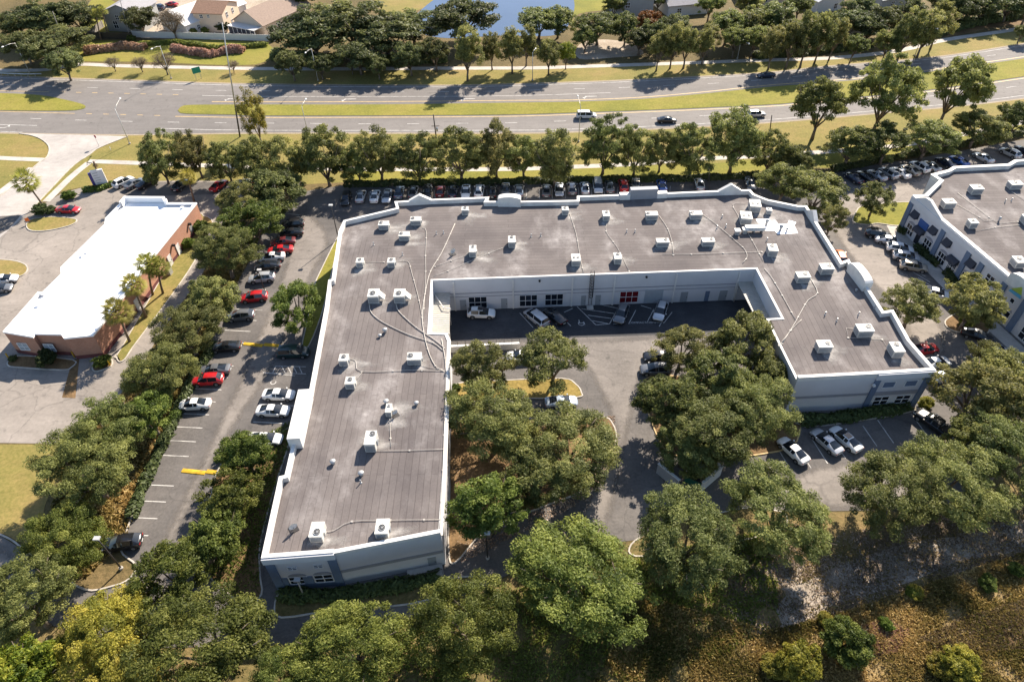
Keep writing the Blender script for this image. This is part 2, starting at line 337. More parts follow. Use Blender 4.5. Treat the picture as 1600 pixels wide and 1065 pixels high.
def soft_sheet(name, poly, z, mat, d=1.6):
    poly = [(p[0], p[1]) for p in poly]
    if area(poly) < 0: poly = poly[::-1]
    o = sheet(name, poly, z, soft(mat)); me = o.data; bm = bmesh.new(); bm.from_mesh(me)
    for _ in range(4): 
        es = [e for e in bm.edges if e.calc_length() > 1.3]
        if es: bmesh.ops.subdivide_edges(bm, edges=es, cuts=1); bmesh.ops.triangulate(bm, faces=[f for f in bm.faces if len(f.verts) > 3])
    bm.to_mesh(me); bm.free()
    P = np.array(poly); Q = np.roll(P, -1, 0); D = Q-P; L2 = (D**2).sum(1)+1e-9; V = np.array([v.co[:2] for v in me.vertices]); best = np.full(len(V), 1e9)
    for p, dd, l in zip(P, D, L2):
        t = np.clip(((V-p)@dd)/l, 0, 1); best = np.minimum(best, np.linalg.norm(V-p-t[:,None]*dd, axis=1))
    at_ = me.attributes.new('edge', 'FLOAT', 'POINT'); at_.data.foreach_set('value', np.clip(best/d, 0, 1).astype(np.float32)); return o
def offset(poly, d, closed=True):
    out = []; n = len(poly)
    for i in range(n):
        a = Vector(poly[i-1][:2]) if (closed or i) else None; p = Vector(poly[i][:2]); b = Vector(poly[(i+1)%n][:2]) if (closed or i < n-1) else None
        ns = []
        for q, r in ((a, p), (p, b)):
            if q is None or r is None: continue
            t = (r-q)
            if t.length < 1e-6: continue
            t.normalize(); ns.append(Vector((-t.y, t.x)))
        nn = sum(ns, Vector((0,0))); nn = nn.normalized() if nn.length > 1e-6 else Vector((0,1))
        k = 1/max(0.5, nn.dot(ns[0])) if ns else 1
        out.append((p.x+nn.x*d*k, p.y+nn.y*d*k))
    return out
def ring(mb, line, w, z0, z1, closed, mi=0):
    "a kerb-like band of width w along a line, to its left side"
    o = offset(line, w, closed); n = len(line)
    vs = [(p[0],p[1],z) for z in (z0, z1) for p in line] + [(p[0],p[1],z) for z in (z0, z1) for p in o]
    fs = []
    for i in range(n if closed else n-1):
        j = (i+1) % n
        fs += [(i, j, n+j, n+i), (2*n+j, 2*n+i, 3*n+i, 3*n+j), (n+i, n+j, 3*n+j, 3*n+i)]
    mb.add(vs, fs, mi)
def island(px, mat, name='planting_bed', h=0.13, kerb=True, n=5, kmat=None):
    poly = wp(smooth_px(px, n, True))
    if area(poly) < 0: poly = poly[::-1]
    pts = [(p.x, p.y) for p in poly]
    if kerb:
        mb = MB(); ring(mb, pts, 0.18, 0.0, h+0.03, True); tag(mb.obj('kerb', kmat or M_KERB), kind='structure')
        pts = offset(pts, 0.17)
    return sheet(name, pts, h if kerb else 0.03, mat)
def strip(mb, line, w, z):
    "a painted band of width w centred on a world line"
    a = offset(line, w/2, False); b = offset(line, -w/2, False); n = len(line)
    mb.add([(p[0],p[1],z) for p in a] + [(p[0],p[1],z) for p in b], [(i, i+1, n+i+1, n+i) for i in range(n-1)])
def resample(line, step):
    out = [Vector(line[0][:2])]; acc = 0
    pts = [Vector(p[:2]) for p in line]
    for a, b in zip(pts, pts[1:]):
        L = (b-a).length; t = step-acc
        while t <= L: out.append(a.lerp(b, t/L)); t += step
        acc = (acc+L) % step
    return out
def dashes(mb, line, on, period, w, z):
    pts = resample(line, 0.5); k = int(period/0.5); n = int(on/0.5)
    for i in range(0, len(pts)-n, k): strip(mb, [pts[i], pts[i+n]], w, z)

# ------------------------------------------------------------------ ground and roads
sheet('ground', [(-1500,-400),(1500,-400),(1500,2500),(-1500,2500)], 0.0, M_GROUND)
Z1, Z2 = 0.03, 0.045            # pavement, paint
U_TOP = [(-400,108),(-150,115),(0,119.5),(200,126),(400,132),(700,134),(900,129),(1000,125),(1100,120),(1200,114),(1300,103.5),(1460,90),(1600,69),(1750,45),(2000,-5)]
L_BOT = [(-400,197),(-150,203),(0,207),(200,210),(400,207.5),(800,207.5),(900,205.5),(1000,202),(1100,197),(1200,191),(1300,183),(1400,174),(1500,165),(1600,153),(1750,132),(2000,90)]
MED_T = [(278,173),(284,167),(300,164.5),(375,164),(600,163.7),(800,161),(900,159.5),(1000,155.5),(1100,147),(1200,136.5),(1325,127),(1432,115.5),(1500,106),(1600,92),(1750,68),(2000,22)]
MED_B = [(2000,62),(1750,99),(1600,120),(1537,129),(1425,144),(1250,160),(1200,164),(1050,171),(925,175.5),(800,179.5),(600,181),(400,181),(375,180),(300,178.5),(282,177)]
def shift(l, d): return [(x, y+d) for x, y in l]
road = smooth_px(U_TOP, 5) + smooth_px(L_BOT[::-1], 5)
sheet('highway', wp(road), Z1, M_ROAD)
for l, d in ((U_TOP, -1.6), (L_BOT, 1.6)):
    mb = MB(); strip(mb, wp(smooth_px(l, 5)), 1.2, 0.02); tag(mb.obj('road_shoulder', M_SHOULDER), kind='structure')
sheet('median', wp(smooth_px(MED_T, 4) + smooth_px(MED_B, 4)), 0.10, M_GREEN)
M1 = [(-400,130),(-150,139.5),(0,146),(60,149),(100,156),(128,163),(134,168),(126,171.5),(100,173.5),(0,173),(-150,168),(-400,160)]
sheet('median', wp(smooth_px(M1, 4, True)), 0.10, M_GREEN)
wl, yl = MB(), MB()
for l, d in ((U_TOP, 2.2), (L_BOT, -3.6)):
    l2 = shift(l, d)
    if l is U_TOP: strip(wl, wp(smooth_px(l2, 5)), 0.22, Z2)
    else:
        strip(wl, wp(smooth_px([(252,201)] + [p for p in l2 if p[0] > 300], 5)), 0.22, Z2)
        strip(wl, wp([(-150,191),(0,195),(58,196.5)]), 0.2, Z2); strip(wl, wp([(-150,203),(0,206),(35,207)]), 0.2, Z2)
UL = [(-300,122),(0,132.5),(45,134),(115,136.5),(183,138),(250,140),(320,141.3),(400,142.3),(600,143.2),(760,143.2),(880,139.6),(960,137.7),(1050,133.5),(1160,127.8),(1300,114),(1450,98),(1600,80),(1900,30)]
LL = [(-300,178),(0,184),(90,187),(165,189),(240,190.8),(400,192.7),(600,193.8),(800,192.2),(850,190.5),(1007,185.5),(1082,182),(1225,173.5),(1400,156),(1550,140),(1700,120),(1900,90)]
dashes(wl, wp(smooth_px(UL, 6)), 3.0, 12.0, 0.2, Z2); dashes(wl, wp(smooth_px(LL, 6)), 3.0, 12.0, 0.2, Z2)
strip(wl, wp(smooth_px([(316,149.6),(400,151),(600,151.3),(800,150),(954,145.3)], 5)), 0.2, Z2)
strip(yl, wp(smooth_px([(331,159.3),(400,159.6),(600,159.2),(800,157.3)] + [(x, y-3) for x, y in MED_T if x > 850], 5)), 0.3, Z2)
strip(yl, wp(smooth_px([(274,182.2),(300,182.6),(400,184)] + [(x, y+2.6) for x, y in MED_B[::-1] if x > 500], 5)), 0.3, Z2)
strip(yl, wp([(-200,133),(0,142.3),(77,144)]), 0.22, Z2); dashes(yl, wp([(94,144.2),(180,146),(300,149)]), 1.8, 4.9, 0.22, Z2)
strip(yl, wp([(-200,167),(0,174.5),(117,177.6)]), 0.22, Z2); dashes(yl, wp([(135,178),(200,179.6),(264,181.2)]), 1.8, 4.9, 0.22, Z2)
def arrow(x, y, ang):
    P = at(x, y); c, s = math.cos(ang), math.sin(ang)
    for poly in ([(-1.9,-.15),(1.0,-.15),(1.5,.55),(1.1,.8),(.75,.15),(-1.9,.15)], [(.9,.5),(1.9,.5),(1.35,1.5)]):
        wl.add([(P.x+c*a-s*b, P.y+s*a+c*b, Z2) for a, b in poly], [tuple(range(len(poly)))])
for x, y in ((363,154.6),(545,155.2),(731,154.8),(921,151)): arrow(x, y, math.pi)
arrow(2, 200, 0)
tag(wl.obj('road_marking', M_WLINE), kind='structure'); tag(yl.obj('road_marking', M_YLINE), kind='structure')

# verges, walks and water
N_WALK = [(-300,96),(-100,108),(60,110),(120,101),(200,103.5),(400,107.5),(560,108),(700,107),(830,106.5),(900,104.5),(990,101.5),(1080,98.5),(1200,94),(1300,91),(1400,80),(1480,62),(1600,44),(1800,5)]
nv = smooth_px(N_WALK, 4)
sheet('grass_verge', wp(nv + smooth_px(U_TOP[::-1], 4)), 0.012, M_GRASS)
mb = MB(); strip(mb, wp(nv), 2.2, 0.035); tag(mb.obj('sidewalk', M_WALK), kind='structure')
sheet('grass_verge', wp(smooth_px(L_BOT, 4) + [(2000,150),(1700,190),(1600,212),(1500,232),(1300,262),(1000,280),(540,285),(440,290),(180,282),(90,300),(30,340),(-100,420),(-400,420)]), 0.012, M_GRASS)
sheet('lawn', wp(smooth_px([(560,268),(700,262),(900,262),(1100,256),(1190,250),(1180,270),(1000,278),(800,282),(560,284)], 4, True)), 0.02, M_GREEN)
sheet('lawn', wp(smooth_px([(1280,235),(1400,222),(1500,205),(1600,190),(1610,203),(1500,222),(1400,243),(1300,262),(1275,255)], 4, True)), 0.02, M_GREEN)
for l in ([(-100,241),(0,247),(70,250)], [(138,252),(220,255),(330,259),(480,263),(620,264.5),(780,264.5),(880,261.5),(1000,256),(1070,249.5),(1170,245),(1250,240),(1400,228),(1520,207),(1650,180)], [(139,254),(112,276),(72,315)], [(50,262),(10,293),(-40,330)]):
    mb = MB(); strip(mb, wp(smooth_px(l, 5)), 1.7, 0.035); tag(mb.obj('sidewalk', M_WALK), kind='structure')
sheet('lawn', wp(smooth_px([(70,92),(130,96),(230,97),(400,101),(420,70),(300,62),(210,64),(130,66)], 4, True)), 0.01, M_GREEN)
sheet('lawn', wp(smooth_px([(130,40),(180,60),(200,20),(150,-5)], 4, True)), 0.01, M_GREEN)
sheet('lawn', wp(smooth_px([(880,45),(905,22),(960,12),(960,-15),(900,-12),(896,6)], 4, True)), 0.016, M_GREEN)
sheet('lawn', wp(smooth_px([(600,20),(660,14),(690,-20),(590,-20)], 4, True)), 0.016, M_GRASS)
sheet('pale_yard', wp([(220,60),(430,64),(450,20),(470,-30),(200,-30)]), 0.014, M_SAND)
sheet('lake', wp(smooth_px([(645,30),(690,-8),(760,-40),(870,-30),(897,2),(888,40),(862,56),(780,56),(700,60),(652,50)], 5, True)), 0.02, M_WATER)
sheet('bare_soil', wp(smooth_px([(905,70),(940,62),(985,68),(1005,85),(960,90),(905,92)], 4, True)), 0.012, M_SAND)
sheet('bare_soil', wp(smooth_px([(1470,45),(1540,25),(1640,10),(1640,32),(1560,42),(1480,58)], 4, True)), 0.012, M_MULCH)
# driveway, brick-building lot
DRV = [(31,208.5),(197,213),(155,231),(138,243),(113,260),(79,295),(46,330),(0,372),(-60,430),(-60,350),(0,308),(26,287),(50,265),(63,254),(75,245),(78,230),(68,219),(52,212)]
sheet('driveway', wp(DRV), 0.036, M_CONC)
mb = MB()
ring(mb, [p[:2] for p in wp(smooth_px([(0,308),(26,287),(50,265),(63,254),(75,245),(78,230),(68,219),(52,212),(31,208.5)], 4))], 0.25, 0, .14, False)
ring(mb, [p[:2] for p in wp(smooth_px([(200,213),(155,231),(138,243),(113,260),(79,295),(46,330)], 4))], 0.25, 0, .14, False)
tag(mb.obj('kerb', M_KERB), kind='structure')
OLD = [(70,318),(95,303),(125,294),(172,295),(190,284),(300,282),(420,285),(438,297),(420,312),(380,322),(352,338),(340,385),(312,435),(275,485),(242,535),(215,585),(180,625),(130,662),(95,693),(-120,690),(-120,500),(-60,430),(0,372),(46,330)]
sheet('brick_building_lot', wp(OLD), 0.024, M_OLDLOT)
sheet('turning_lane', wp([(-60,350),(0,338),(33,336),(14,358),(-60,400)]), 0.042, M_LOT)
sheet('shaded_car_park', wp([(182,296),(200,284),(430,286),(432,300),(330,304),(200,308)]), 0.03, M_LOT)
island([(41,352),(50,343),(80,339),(112,341),(121,345),(110,353),(75,361),(48,361)], M_GRASS)
island([(-40,408),(10,406),(38,412),(44,422),(33,432),(5,434),(-40,432)], M_GRASS)
island([(319,338),(334,350),(318,385),(295,425),(262,472),(235,508),(208,544),(196,562),(186,566),(182,556),(192,540),(300,352)], M_GRASS, n=3)
island([(12,566),(30,556),(115,562),(112,575),(95,579),(30,575),(14,573)], M_MULCH, n=3)
island([(144,577),(147,560),(164,557),(176,562),(174,573),(152,581)], M_MULCH, n=3)
sheet('drain_channel', wp([(113,562),(124,560),(118,622),(97,621)]), 0.034, M_MULCH)
sheet('lawn', wp(smooth_px([(-120,694),(0,694),(92,697),(100,720),(70,790),(62,842),(30,846),(0,832),(-120,800)], 3, True)), 0.02, M_GRASS)
# main car park
LOT = [(-100,940),(-100,806),(0,836),(38,860),(78,888),(132,922),(175,917),(203,905),(214,882),(190,858),(205,815),(230,740),(265,665),(300,590),(335,515),(365,450),(395,400),(415,350),(440,325),(470,300),(545,288),(700,286),(1000,280),(1190,276),(1290,272),(1340,262),(1450,245),(1600,218),(1800,190),(1800,720),(1560,705),(1490,795),(1180,800),(1100,805),(1000,842),(930,852),(850,872),(720,932),(640,967),(450,1008),(200,1012),(60,970)]
sheet('parking_lot', wp(LOT), Z1, M_LOT)
soft_sheet('drive_lane', wp(smooth_px([(470,330),(500,345),(517,378),(492,430),(455,520),(415,600),(375,660),(320,760),(280,840),(235,930),(190,960),(215,900),(255,830),(300,740),(338,660),(372,590),(410,500),(440,420),(455,370)], 3, True)), 0.036, M_LANE)
soft_sheet('drive_lane', wp(smooth_px([(1290,330),(1340,290),(1420,285),(1450,262),(1470,262),(1440,320),(1385,340),(1395,400),(1440,450),(1480,520),(1470,600),(1430,560),(1400,490),(1350,430),(1310,380)], 3, True)), 0.036, M_OLDLOT)
soft_sheet('drive_lane', wp(smooth_px([(704,534),(800,531),(960,527),(1120,520),(1160,519),(1100,545),(1030,560),(1005,600),(990,660),(970,760),(950,830),(900,850),(905,790),(935,740),(955,690),(945,640),(900,560),(840,545),(705,545)], 3, True)), 0.036, M_LANE)
soft_sheet('drive_lane', wp(smooth_px([(1190,770),(1260,730),(1400,705),(1440,690),(1475,740),(1440,785),(1300,800),(1180,800)], 3, True)), 0.036, M_LANE)
soft_sheet('drive_lane', wp([(-100,850),(0,846),(60,885),(40,900),(-100,905)]), 0.037, M_LANE)
sheet('court', wp([(700,486),(1165,466),(1215,480),(1200,516),(960,525.5),(704,533)]), 0.042, M_COURT)  # dark sheet ends at the wall's shadow line; shade painted as asphalt tone
mb = MB()
ring(mb, [p[:2] for p in wp(smooth_px([(-100,806),(0,836),(38,860),(78,888),(132,922),(175,917),(203,905),(214,882),(190,858),(205,815),(230,740),(265,665),(300,590),(335,515),(365,450)], 4))], 0.2, 0, .15, False)
tag(mb.obj('kerb', M_KERB), kind='structure')
island([(712,600),(790,594),(878,591),(900,600),(909,613),(900,622),(800,624),(715,628)], M_GOLD, n=4)
island([(704,662),(800,655),(930,650),(958,662),(962,695),(932,730),(915,765),(850,792),(760,830),(712,880),(700,860),(702,760)], M_MULCH, n=4)
island([(1002,604),(1012,590),(1040,586),(1160,600),(1240,612),(1246,690),(1180,712),(1130,712),(1050,712),(1030,690),(1010,640)], M_MULCH, kmat=M_YLINE, n=4)
island([(1125,800),(1180,792),(1230,805),(1200,835),(1010,870),(985,850),(1040,820)], M_LITTER, h=.08)
island([(1332,347),(1337,331),(1350,322),(1412,316),(1424,322),(1410,352),(1372,350),(1355,352)], M_GREEN, n=4)
island([(529,368),(526,395),(516,440),(504,490),(484,540),(471,545),(480,500),(490,450),(500,425)], M_GREEN, n=3)
island([(462,660),(446,715),(428,770),(408,850),(408,900),(410,928),(385,948),(330,905),(300,865),(325,790),(345,725),(395,690),(440,676)], M_MULCH, n=3)
island([(1476,508),(1480,497),(1510,485),(1540,500),(1545,520),(1520,522),(1490,518)], M_MULCH, n=4)
island([(436,926),(455,935),(560,935),(690,905),(760,900),(700,925),(640,945),(520,955),(440,966),(428,950)], M_LITTER, n=3)
island([(1258,668),(1330,660),(1420,645),(1424,636),(1256,652)], M_LITTER, n=2)
sheet('sidewalk', wp([(1372,331),(1380,328),(1398,352),(1420,368),(1462,413),(1502,453),(1562,508),(1640,580),(1640,605),(1570,540),(1490,467),(1440,416),(1396,374),(1384,350)]), 0.06, M_WALK)
sheet('woodland_floor', wp([(640,968),(720,934),(850,874),(1000,845),(1180,802),(1490,797),(1560,707),(1800,722),(1900,1200),(-300,1300),(-200,945),(60,972),(200,1014),(450,1010)]), 0.012, M_LITTER)
sheet('slope', wp(smooth_px([(1190,992),(1290,968),(1400,930),(1500,897),(1660,848),(1720,1150),(1000,1150),(1100,1060)], 3, True)), 0.016, M_SLOPE)
sheet('dirt_path', ragged(wp(smooth_px([(1192,872),(1232,858),(1252,880),(1256,905),(1400,858),(1500,832),(1640,812),(1640,850),(1500,880),(1350,928),(1280,962),(1232,984),(1215,975),(1222,930),(1205,900)], 2, True)), .55), 0.02, M_PATH)
sheet('dirt_path', wp(smooth_px([(1500,985),(1560,955),(1640,935),(1640,985),(1560,1010),(1500,1015),(1420,1030)], 4, True)), 0.02, M_MULCH)
# parking lines
pl = MB(); py_ = MB()
for x, y in [(365,572),(356,590),(346,609),(337,628),(327,648),(316.5,668.6),(306,690),(295,713),(272,759),(259.5,784),(246,810),(232,836.5),(392,518),(383,536),(401,501),(410,485)]:
    strip(pl, wp([(x-43-(y-590)*.03, y-2.2), (x, y)]), 0.13, Z2)
for x, y in [(468,336),(462,350),(456,364),(450,378),(444,392),(438,407),(432,424),(425,441)]: strip(pl, wp([(x-32, y-3), (x, y)]), 0.13, Z2)
for a, b in (((461,587),(411,582)),((462,634),(405,631)),((455,662),(396,659)),((448,690),(390,686))): strip(pl, wp([a, b]), 0.13, Z2)
for a, b in (((431,572),(478,573)),((426,583),(478,584)),((431,572),(426,583)),((440,572),(446,583)),((449,572),(455,583)),((458,572),(464,583)),((467,572),(472,583))): strip(pl, wp([a, b]), 0.12, Z2)
for a, b in (((1236,683),(1267,731)),((1265,680),(1293,724)),((1297,678),(1321,716)),((1348,665),(1370,697)),((1371,656),(1396,692)),((1424,647),(1449,681)),((1213,697),(1230,725))): strip(pl, wp([a, b]), 0.13, Z2)
z2 = lambda X, Y: (860+X/8.88, 420+Y/8.88)
for a, b in (((370,525),(630,780)),((630,780),(820,765)),((820,765),(965,500)),((430,555),(885,622)),((520,645),(845,690)),((580,720),(800,762)),((660,490),(930,550)),((1185,575),(1085,765)),((1435,560),(1335,755)),((1090,595),(1045,670)),((1255,510),(1400,555)),((190,605),(310,550)),((200,715),(285,795)),((1385,742),(1520,738)),((1565,700),(1510,800)),((870,765),(1000,765))): strip(pl, wp([z2(*a), z2(*b)]), 0.12, 0.056)
for a, b in (((812,489),(833,512)),((1050,488),(1037,505))): strip(pl, wp([a, b]), 0.12, 0.056)
for i in range(7): strip(pl, wp([(1386+i*8, 380+i*9), (1418+i*7, 396+i*9)]), 0.12, Z2)
for i in range(24): strip(pl, wp([(576+i*20.5, 300-i*0.4), (579+i*20.3, 316-i*0.4)]), 0.1, Z2)
c = at(*z2(430,755), 0.056)      # wheelchair symbol
strip(pl, [(c.x+.5*math.cos(t), c.y+.5*math.sin(t)) for t in np.linspace(2.4, 7.2, 14)], 0.12, 0.056)
strip(pl, [(c.x-.35, c.y+.9), (c.x-.3, c.y+.1), (c.x+.3, c.y+.1), (c.x+.6, c.y-.3)], 0.13, 0.056)
c = at(427, 597, Z2); strip(pl, [(c.x+.4*math.cos(t), c.y+.4*math.sin(t)) for t in np.linspace(2.4, 7.2, 12)], 0.12, Z2)
tag(pl.obj('parking_marking', M_WLINE), kind='structure')
def text_mesh(name, s, size, mat, M, parent=None):
    cu = bpy.data.curves.new(name, 'FONT'); cu.body = s; cu.size = size; cu.align_x = 'CENTER'; cu.align_y = 'CENTER'; cu.extrude = 0.004
    t = bpy.data.objects.new(name, cu); COL.objects.link(t)
    me = bpy.data.meshes.new_from_object(t); bpy.data.objects.remove(t); bpy.data.curves.remove(cu)
    me.materials.append(mat); return link(name, me, parent, M)
for X in (1210, 1455):
    c = at(*z2(X, 745), 0.052)
    tag(text_mesh('pavement_lettering', 'COMPACT', 0.62, M_WLINE, Matrix.Translation(c)), kind='structure')

# ------------------------------------------------------------------ buildings
class Wall:
    "a vertical plane through A and B; s runs from A to B, d points outwards (to the right of A->B)"
    def __init__(s, A, B):
        s.A = Vector((A[0], A[1], 0)); u = Vector((B[0]-A[0], B[1]-A[1], 0)); s.L = u.length; s.u = u.normalized(); s.n = Vector((s.u.y, -s.u.x, 0))
    def P(s, a, d, z): return s.A + s.u*a + s.n*d + Vector((0,0,z))
    def hit(s, x, y):
        "photo point -> (s, z) on the wall"
        r = ray(x, y); o = Vector((0, 0, CAM_H)); t = (s.A - o).dot(s.n) / r.dot(s.n); p = o + r*t
        return (p - s.A).dot(s.u), p.z
    def box(s, mb, a0, a1, z0, z1, d0, d1, mi=0):
        p = [s.P(a0,d0,z0), s.P(a1,d0,z0), s.P(a1,d1,z0), s.P(a0,d1,z0), s.P(a0,d0,z1), s.P(a1,d0,z1), s.P(a1,d1,z1), s.P(a0,d1,z1)]
        mb.add(p, [(0,3,2,1),(4,5,6,7),(0,1,5,4),(1,2,6,5),(2,3,7,6),(3,0,4,7)], mi)
    def poly(s, mb, pts, d0, d1, mi=0):
        n = len(pts)
        mb.add([s.P(a,d0,z) for a, z in pts] + [s.P(a,d1,z) for a, z in pts], [tuple(range(n)), tuple(reversed(range(n,2*n)))] + [(i,(i+1)%n,n+(i+1)%n,n+i) for i in range(n)], mi)
    def slab(s, name, mat, parent, a0, a1, z0, z1, d0, d1, label=None):
        mb = MB(); s.box(mb, a0, a1, z0, z1, d0, d1); o = mb.obj(name, mat, parent); 
        if label: o['label'] = label
        return o
    def window(s, parent, a0, a1, z0, z1, nx=3, ny=2, glass=None, name='window', arch=0, label=None, bar=0.09, d=0.0, framem=None):
        mb = MB(); s.box(mb, a0, a1, z0, z1, d-0.05, d+0.03)
        w = mb.obj(name, glass or M_GLASS, parent)
        if label: w['label'] = label
        fr = MB()
        for i in range(nx+1):
            a = a0 + (a1-a0)*i/nx; s.box(fr, a-bar/2, a+bar/2, z0, z1, d+0.031, d+0.09)
        for j in range(ny+1):
            z = z0 + (z1-z0)*j/ny
            for i in range(nx): s.box(fr, a0+(a1-a0)*i/nx+bar/2+.002, a0+(a1-a0)*(i+1)/nx-bar/2-.002, z-bar/2, z+bar/2, d+0.031, d+0.088)
        fr.obj('frame', framem or M_FRAME, w)
        if arch:
            ar = MB(); m_ = (a0+a1)/2; hw = (a1-a0)/2
            pts = [(m_+hw*math.cos(t), z1+0.06+arch*math.sin(t)) for t in np.linspace(0, math.pi, 12)]
            s.poly(ar, pts, d+0.0, d+0.07); ar.obj('arch_panel', M_BAND, w)
        return w
    def door(s, parent, a0, a1, z0, z1, mat=None, name='door', label=None):
        o = s.slab(name, mat or M_DOOR, parent, a0, a1, z0, z1, -0.05, 0.035, label)
        mb = MB(); s.box(mb, a0-.08, a0, z0, z1+.08, -.02, .06); s.box(mb, a1, a1+.08, z0, z1+.08, -.02, .06); s.box(mb, a0, a1, z1, z1+.08, -.02, .06); mb.obj('door_frame', M_WALL, o)
        mb = MB(); s.box(mb, a1-.2, a1-.1, z0+.95, z0+1.1, .036, .09); mb.obj('handle', M_DARK, o)
        return o
def walls_from(name, poly, z0, z1, mat, parent):
    mb = MB(); n = len(poly)
    for i in range(n):
        a, b = poly[i], poly[(i+1)%n]
        mb.quad((a[0],a[1],z0), (b[0],b[1],z0), (b[0],b[1],z1), (a[0],a[1],z1))
    return mb.obj(name, mat, parent)
def flat(name, poly, z, mat, parent):
    if area(poly) < 0: poly = poly[::-1]
    bm = bmesh.new(); f = bm.faces.new([bm.verts.new((p[0], p[1], z)) for p in poly]); f.normal_update(); bmesh.ops.triangulate(bm, faces=[f], ngon_method='EAR_CLIP')
    me = bpy.data.meshes.new(name); bm.to_mesh(me); bm.free(); me.materials.append(mat); return link(name, me, parent)
def parapet(parent, line, w, z0, z1, closed=False, inner=1, name='parapet', mat=None, capw=0.12):
    "upstand with a slightly wider cap; the roof lies to the left of the line"
    mb = MB(); ring(mb, offset(line, 0.004, closed), w, z0, z1, closed)
    if not closed:
        o = offset(line, w, False)
        for k in (0, -1): mb.quad((line[k][0],line[k][1],z0), (o[k][0],o[k][1],z0), (o[k][0],o[k][1],z1), (line[k][0],line[k][1],z1))
    p = mb.obj(name, mat or M_WHITE, parent)
    mb = MB(); ring(mb, offset(line, -capw, closed), w+capw*1.6, z1+.003, z1+.10, closed); mb.obj('coping', M_WHITE, p)
    return p

ZR, ZP = 6.55, 7.3
wh = thing('warehouse', 'large U-shaped grey flat-roofed warehouse with white parapets around a rear courtyard', 'building')
xy = lambda l, z: [(p.x, p.y) for p in wp(l, z)]
OUT_L = xy([(521.5,862.5),(409.5,871),(437,745),(446,742),(474,621),(480,618)], ZP)
outer = xy([(521.5,862.5),(409.5,871),(437,745),(446,743),(474,621),(483,617),(499,532),(509,478),(514,438),(519,437),(530,361),(537.5,345),(620,325.5),(617,315.5),(674,312),(764,308.5),(760,315),(812,315),(902,313.5),(902,307),(972,304.5),(1040,302),(1122,298.5),(1172,297),(1178,304),(1200,312.5),(1247,322),(1260,322),(1315,410),(1326,406),(1331,417),(1355,448),(1380,487),(1395,485),(1421,532),(1461,578),(1372.5,583.5),(1247.5,590)], ZP)
inner = xy([(1247.5,590),(1197,498),(1221,497),(1181,420.5),(676,438.5),(671,520),(697.5,521),(702,532),(700,600),(696,720),(689,835.5)], ZR)
inner[0] = outer[-1]
foot = outer + inner[1:]          # clockwise seen from above
foot_ccw = foot[::-1]
walls_from('wall', foot_ccw, 0, ZR, M_WALL, wh)
# roof felt in three sheets that meet on the mitres
cL, cR = Vector(inner[4]), Vector(inner[3]); 
iL = inner[4]; iR = inner[3]
kL = min(range(len(outer)), key=lambda i: (Vector(outer[i]) - Vector((-29.6, 104))).length)
kR = min(range(len(outer)), key=lambda i: (Vector(outer[i]) - Vector((53, 106))).length)
left_wing = outer[0:kL+1] + [iL] + inner[5:]
mid = outer[kL:kR+1] + [iR, iL]
right_wing = outer[kR:] + inner[1:4]
flat('roof', left_wing, ZR-.03, M_ROOFY, wh)['label'] = 'left wing roof, felt seams running front to back'
flat('roof', mid, ZR-.03, M_ROOFX, wh)['label'] = 'rear range roof, felt seams running along the building'
flat('roof', right_wing, ZR-.03, M_ROOFY, wh)['label'] = 'right wing roof, felt seams running front to back'
# parapets: the roof must lie to the left of the line, so run counter-clockwise
side = outer[::-1]
parapet(wh, side, 0.36, ZR-.05, ZP, capw=.08)
parapet(wh, [inner[-1], outer[0]][::-1] if False else [outer[0], inner[-1]], 0.28, ZR-.05, ZP-.1)
# gutter along the courtyard edges
mb = MB(); ring(mb, inner[::-1], 0.32, ZR-.02, ZR+.07, False); mb.obj('gutter', M_WHITE, wh)
mb = MB(); ring(mb, offset(inner[::-1][0:6], -0.22, False), 0.22, ZR-.22, ZR-.02, False); mb.obj('gutter', M_WALLC, wh)
# parapet shapes that stand above the roof line
def parapet_shape(px0, px1, shape, h, name, depth=0.6, mat=None, extra=0.0):
    A, B = at(*px0, ZP), at(*px1, ZP); w = Wall((A.x, A.y), (B.x, B.y)); L = w.L; z0 = ZR
    if shape == 'gable': pts = [(0,z0),(L,z0),(L,ZP+.1),(L/2,ZP+h),(0,ZP+.1)]
    elif shape == 'arch': pts = [(0,z0),(L,z0),(L,ZP+h*.55)] + [(L/2+L/2*math.cos(t), ZP+h*.55+h*.45*math.sin(t)) for t in np.linspace(.15, math.pi-.15, 9)] + [(0,ZP+h*.55)]
    else: pts = [(0,z0),(L,z0),(L,ZP+h),(0,ZP+h)]
    mb = MB(); w.poly(mb, pts, -depth/2-extra, depth/2+.12); mb.obj(name, mat or M_WHITE, wh)
parapet_shape((639,313.4),(674,312), 'gable', 1.3, 'parapet_gable'); parapet_shape((1122,298.4),(1158,297.4), 'gable', 1.5, 'parapet_gable')
parapet_shape((1264,329),(1276,347), 'gable', 1.3, 'parapet_gable')
parapet_shape((778,314.5),(814,315), 'arch', 1.35, 'sign_parapet', 1.2); parapet_shape((1331,417),(1356,449), 'arch', 1.45, 'sign_parapet', 1.2)
parapet_shape((968,305),(1042,302), 'flat', .35, 'sign_parapet', .9, M_WHITE); parapet_shape((984,304.3),(1026,302.6), 'flat', 1.35, 'sign_parapet', 1.0, M_BAND)
parapet_shape((461,695),(478,618), 'flat', 1.3, 'sign_parapet', 1.5)
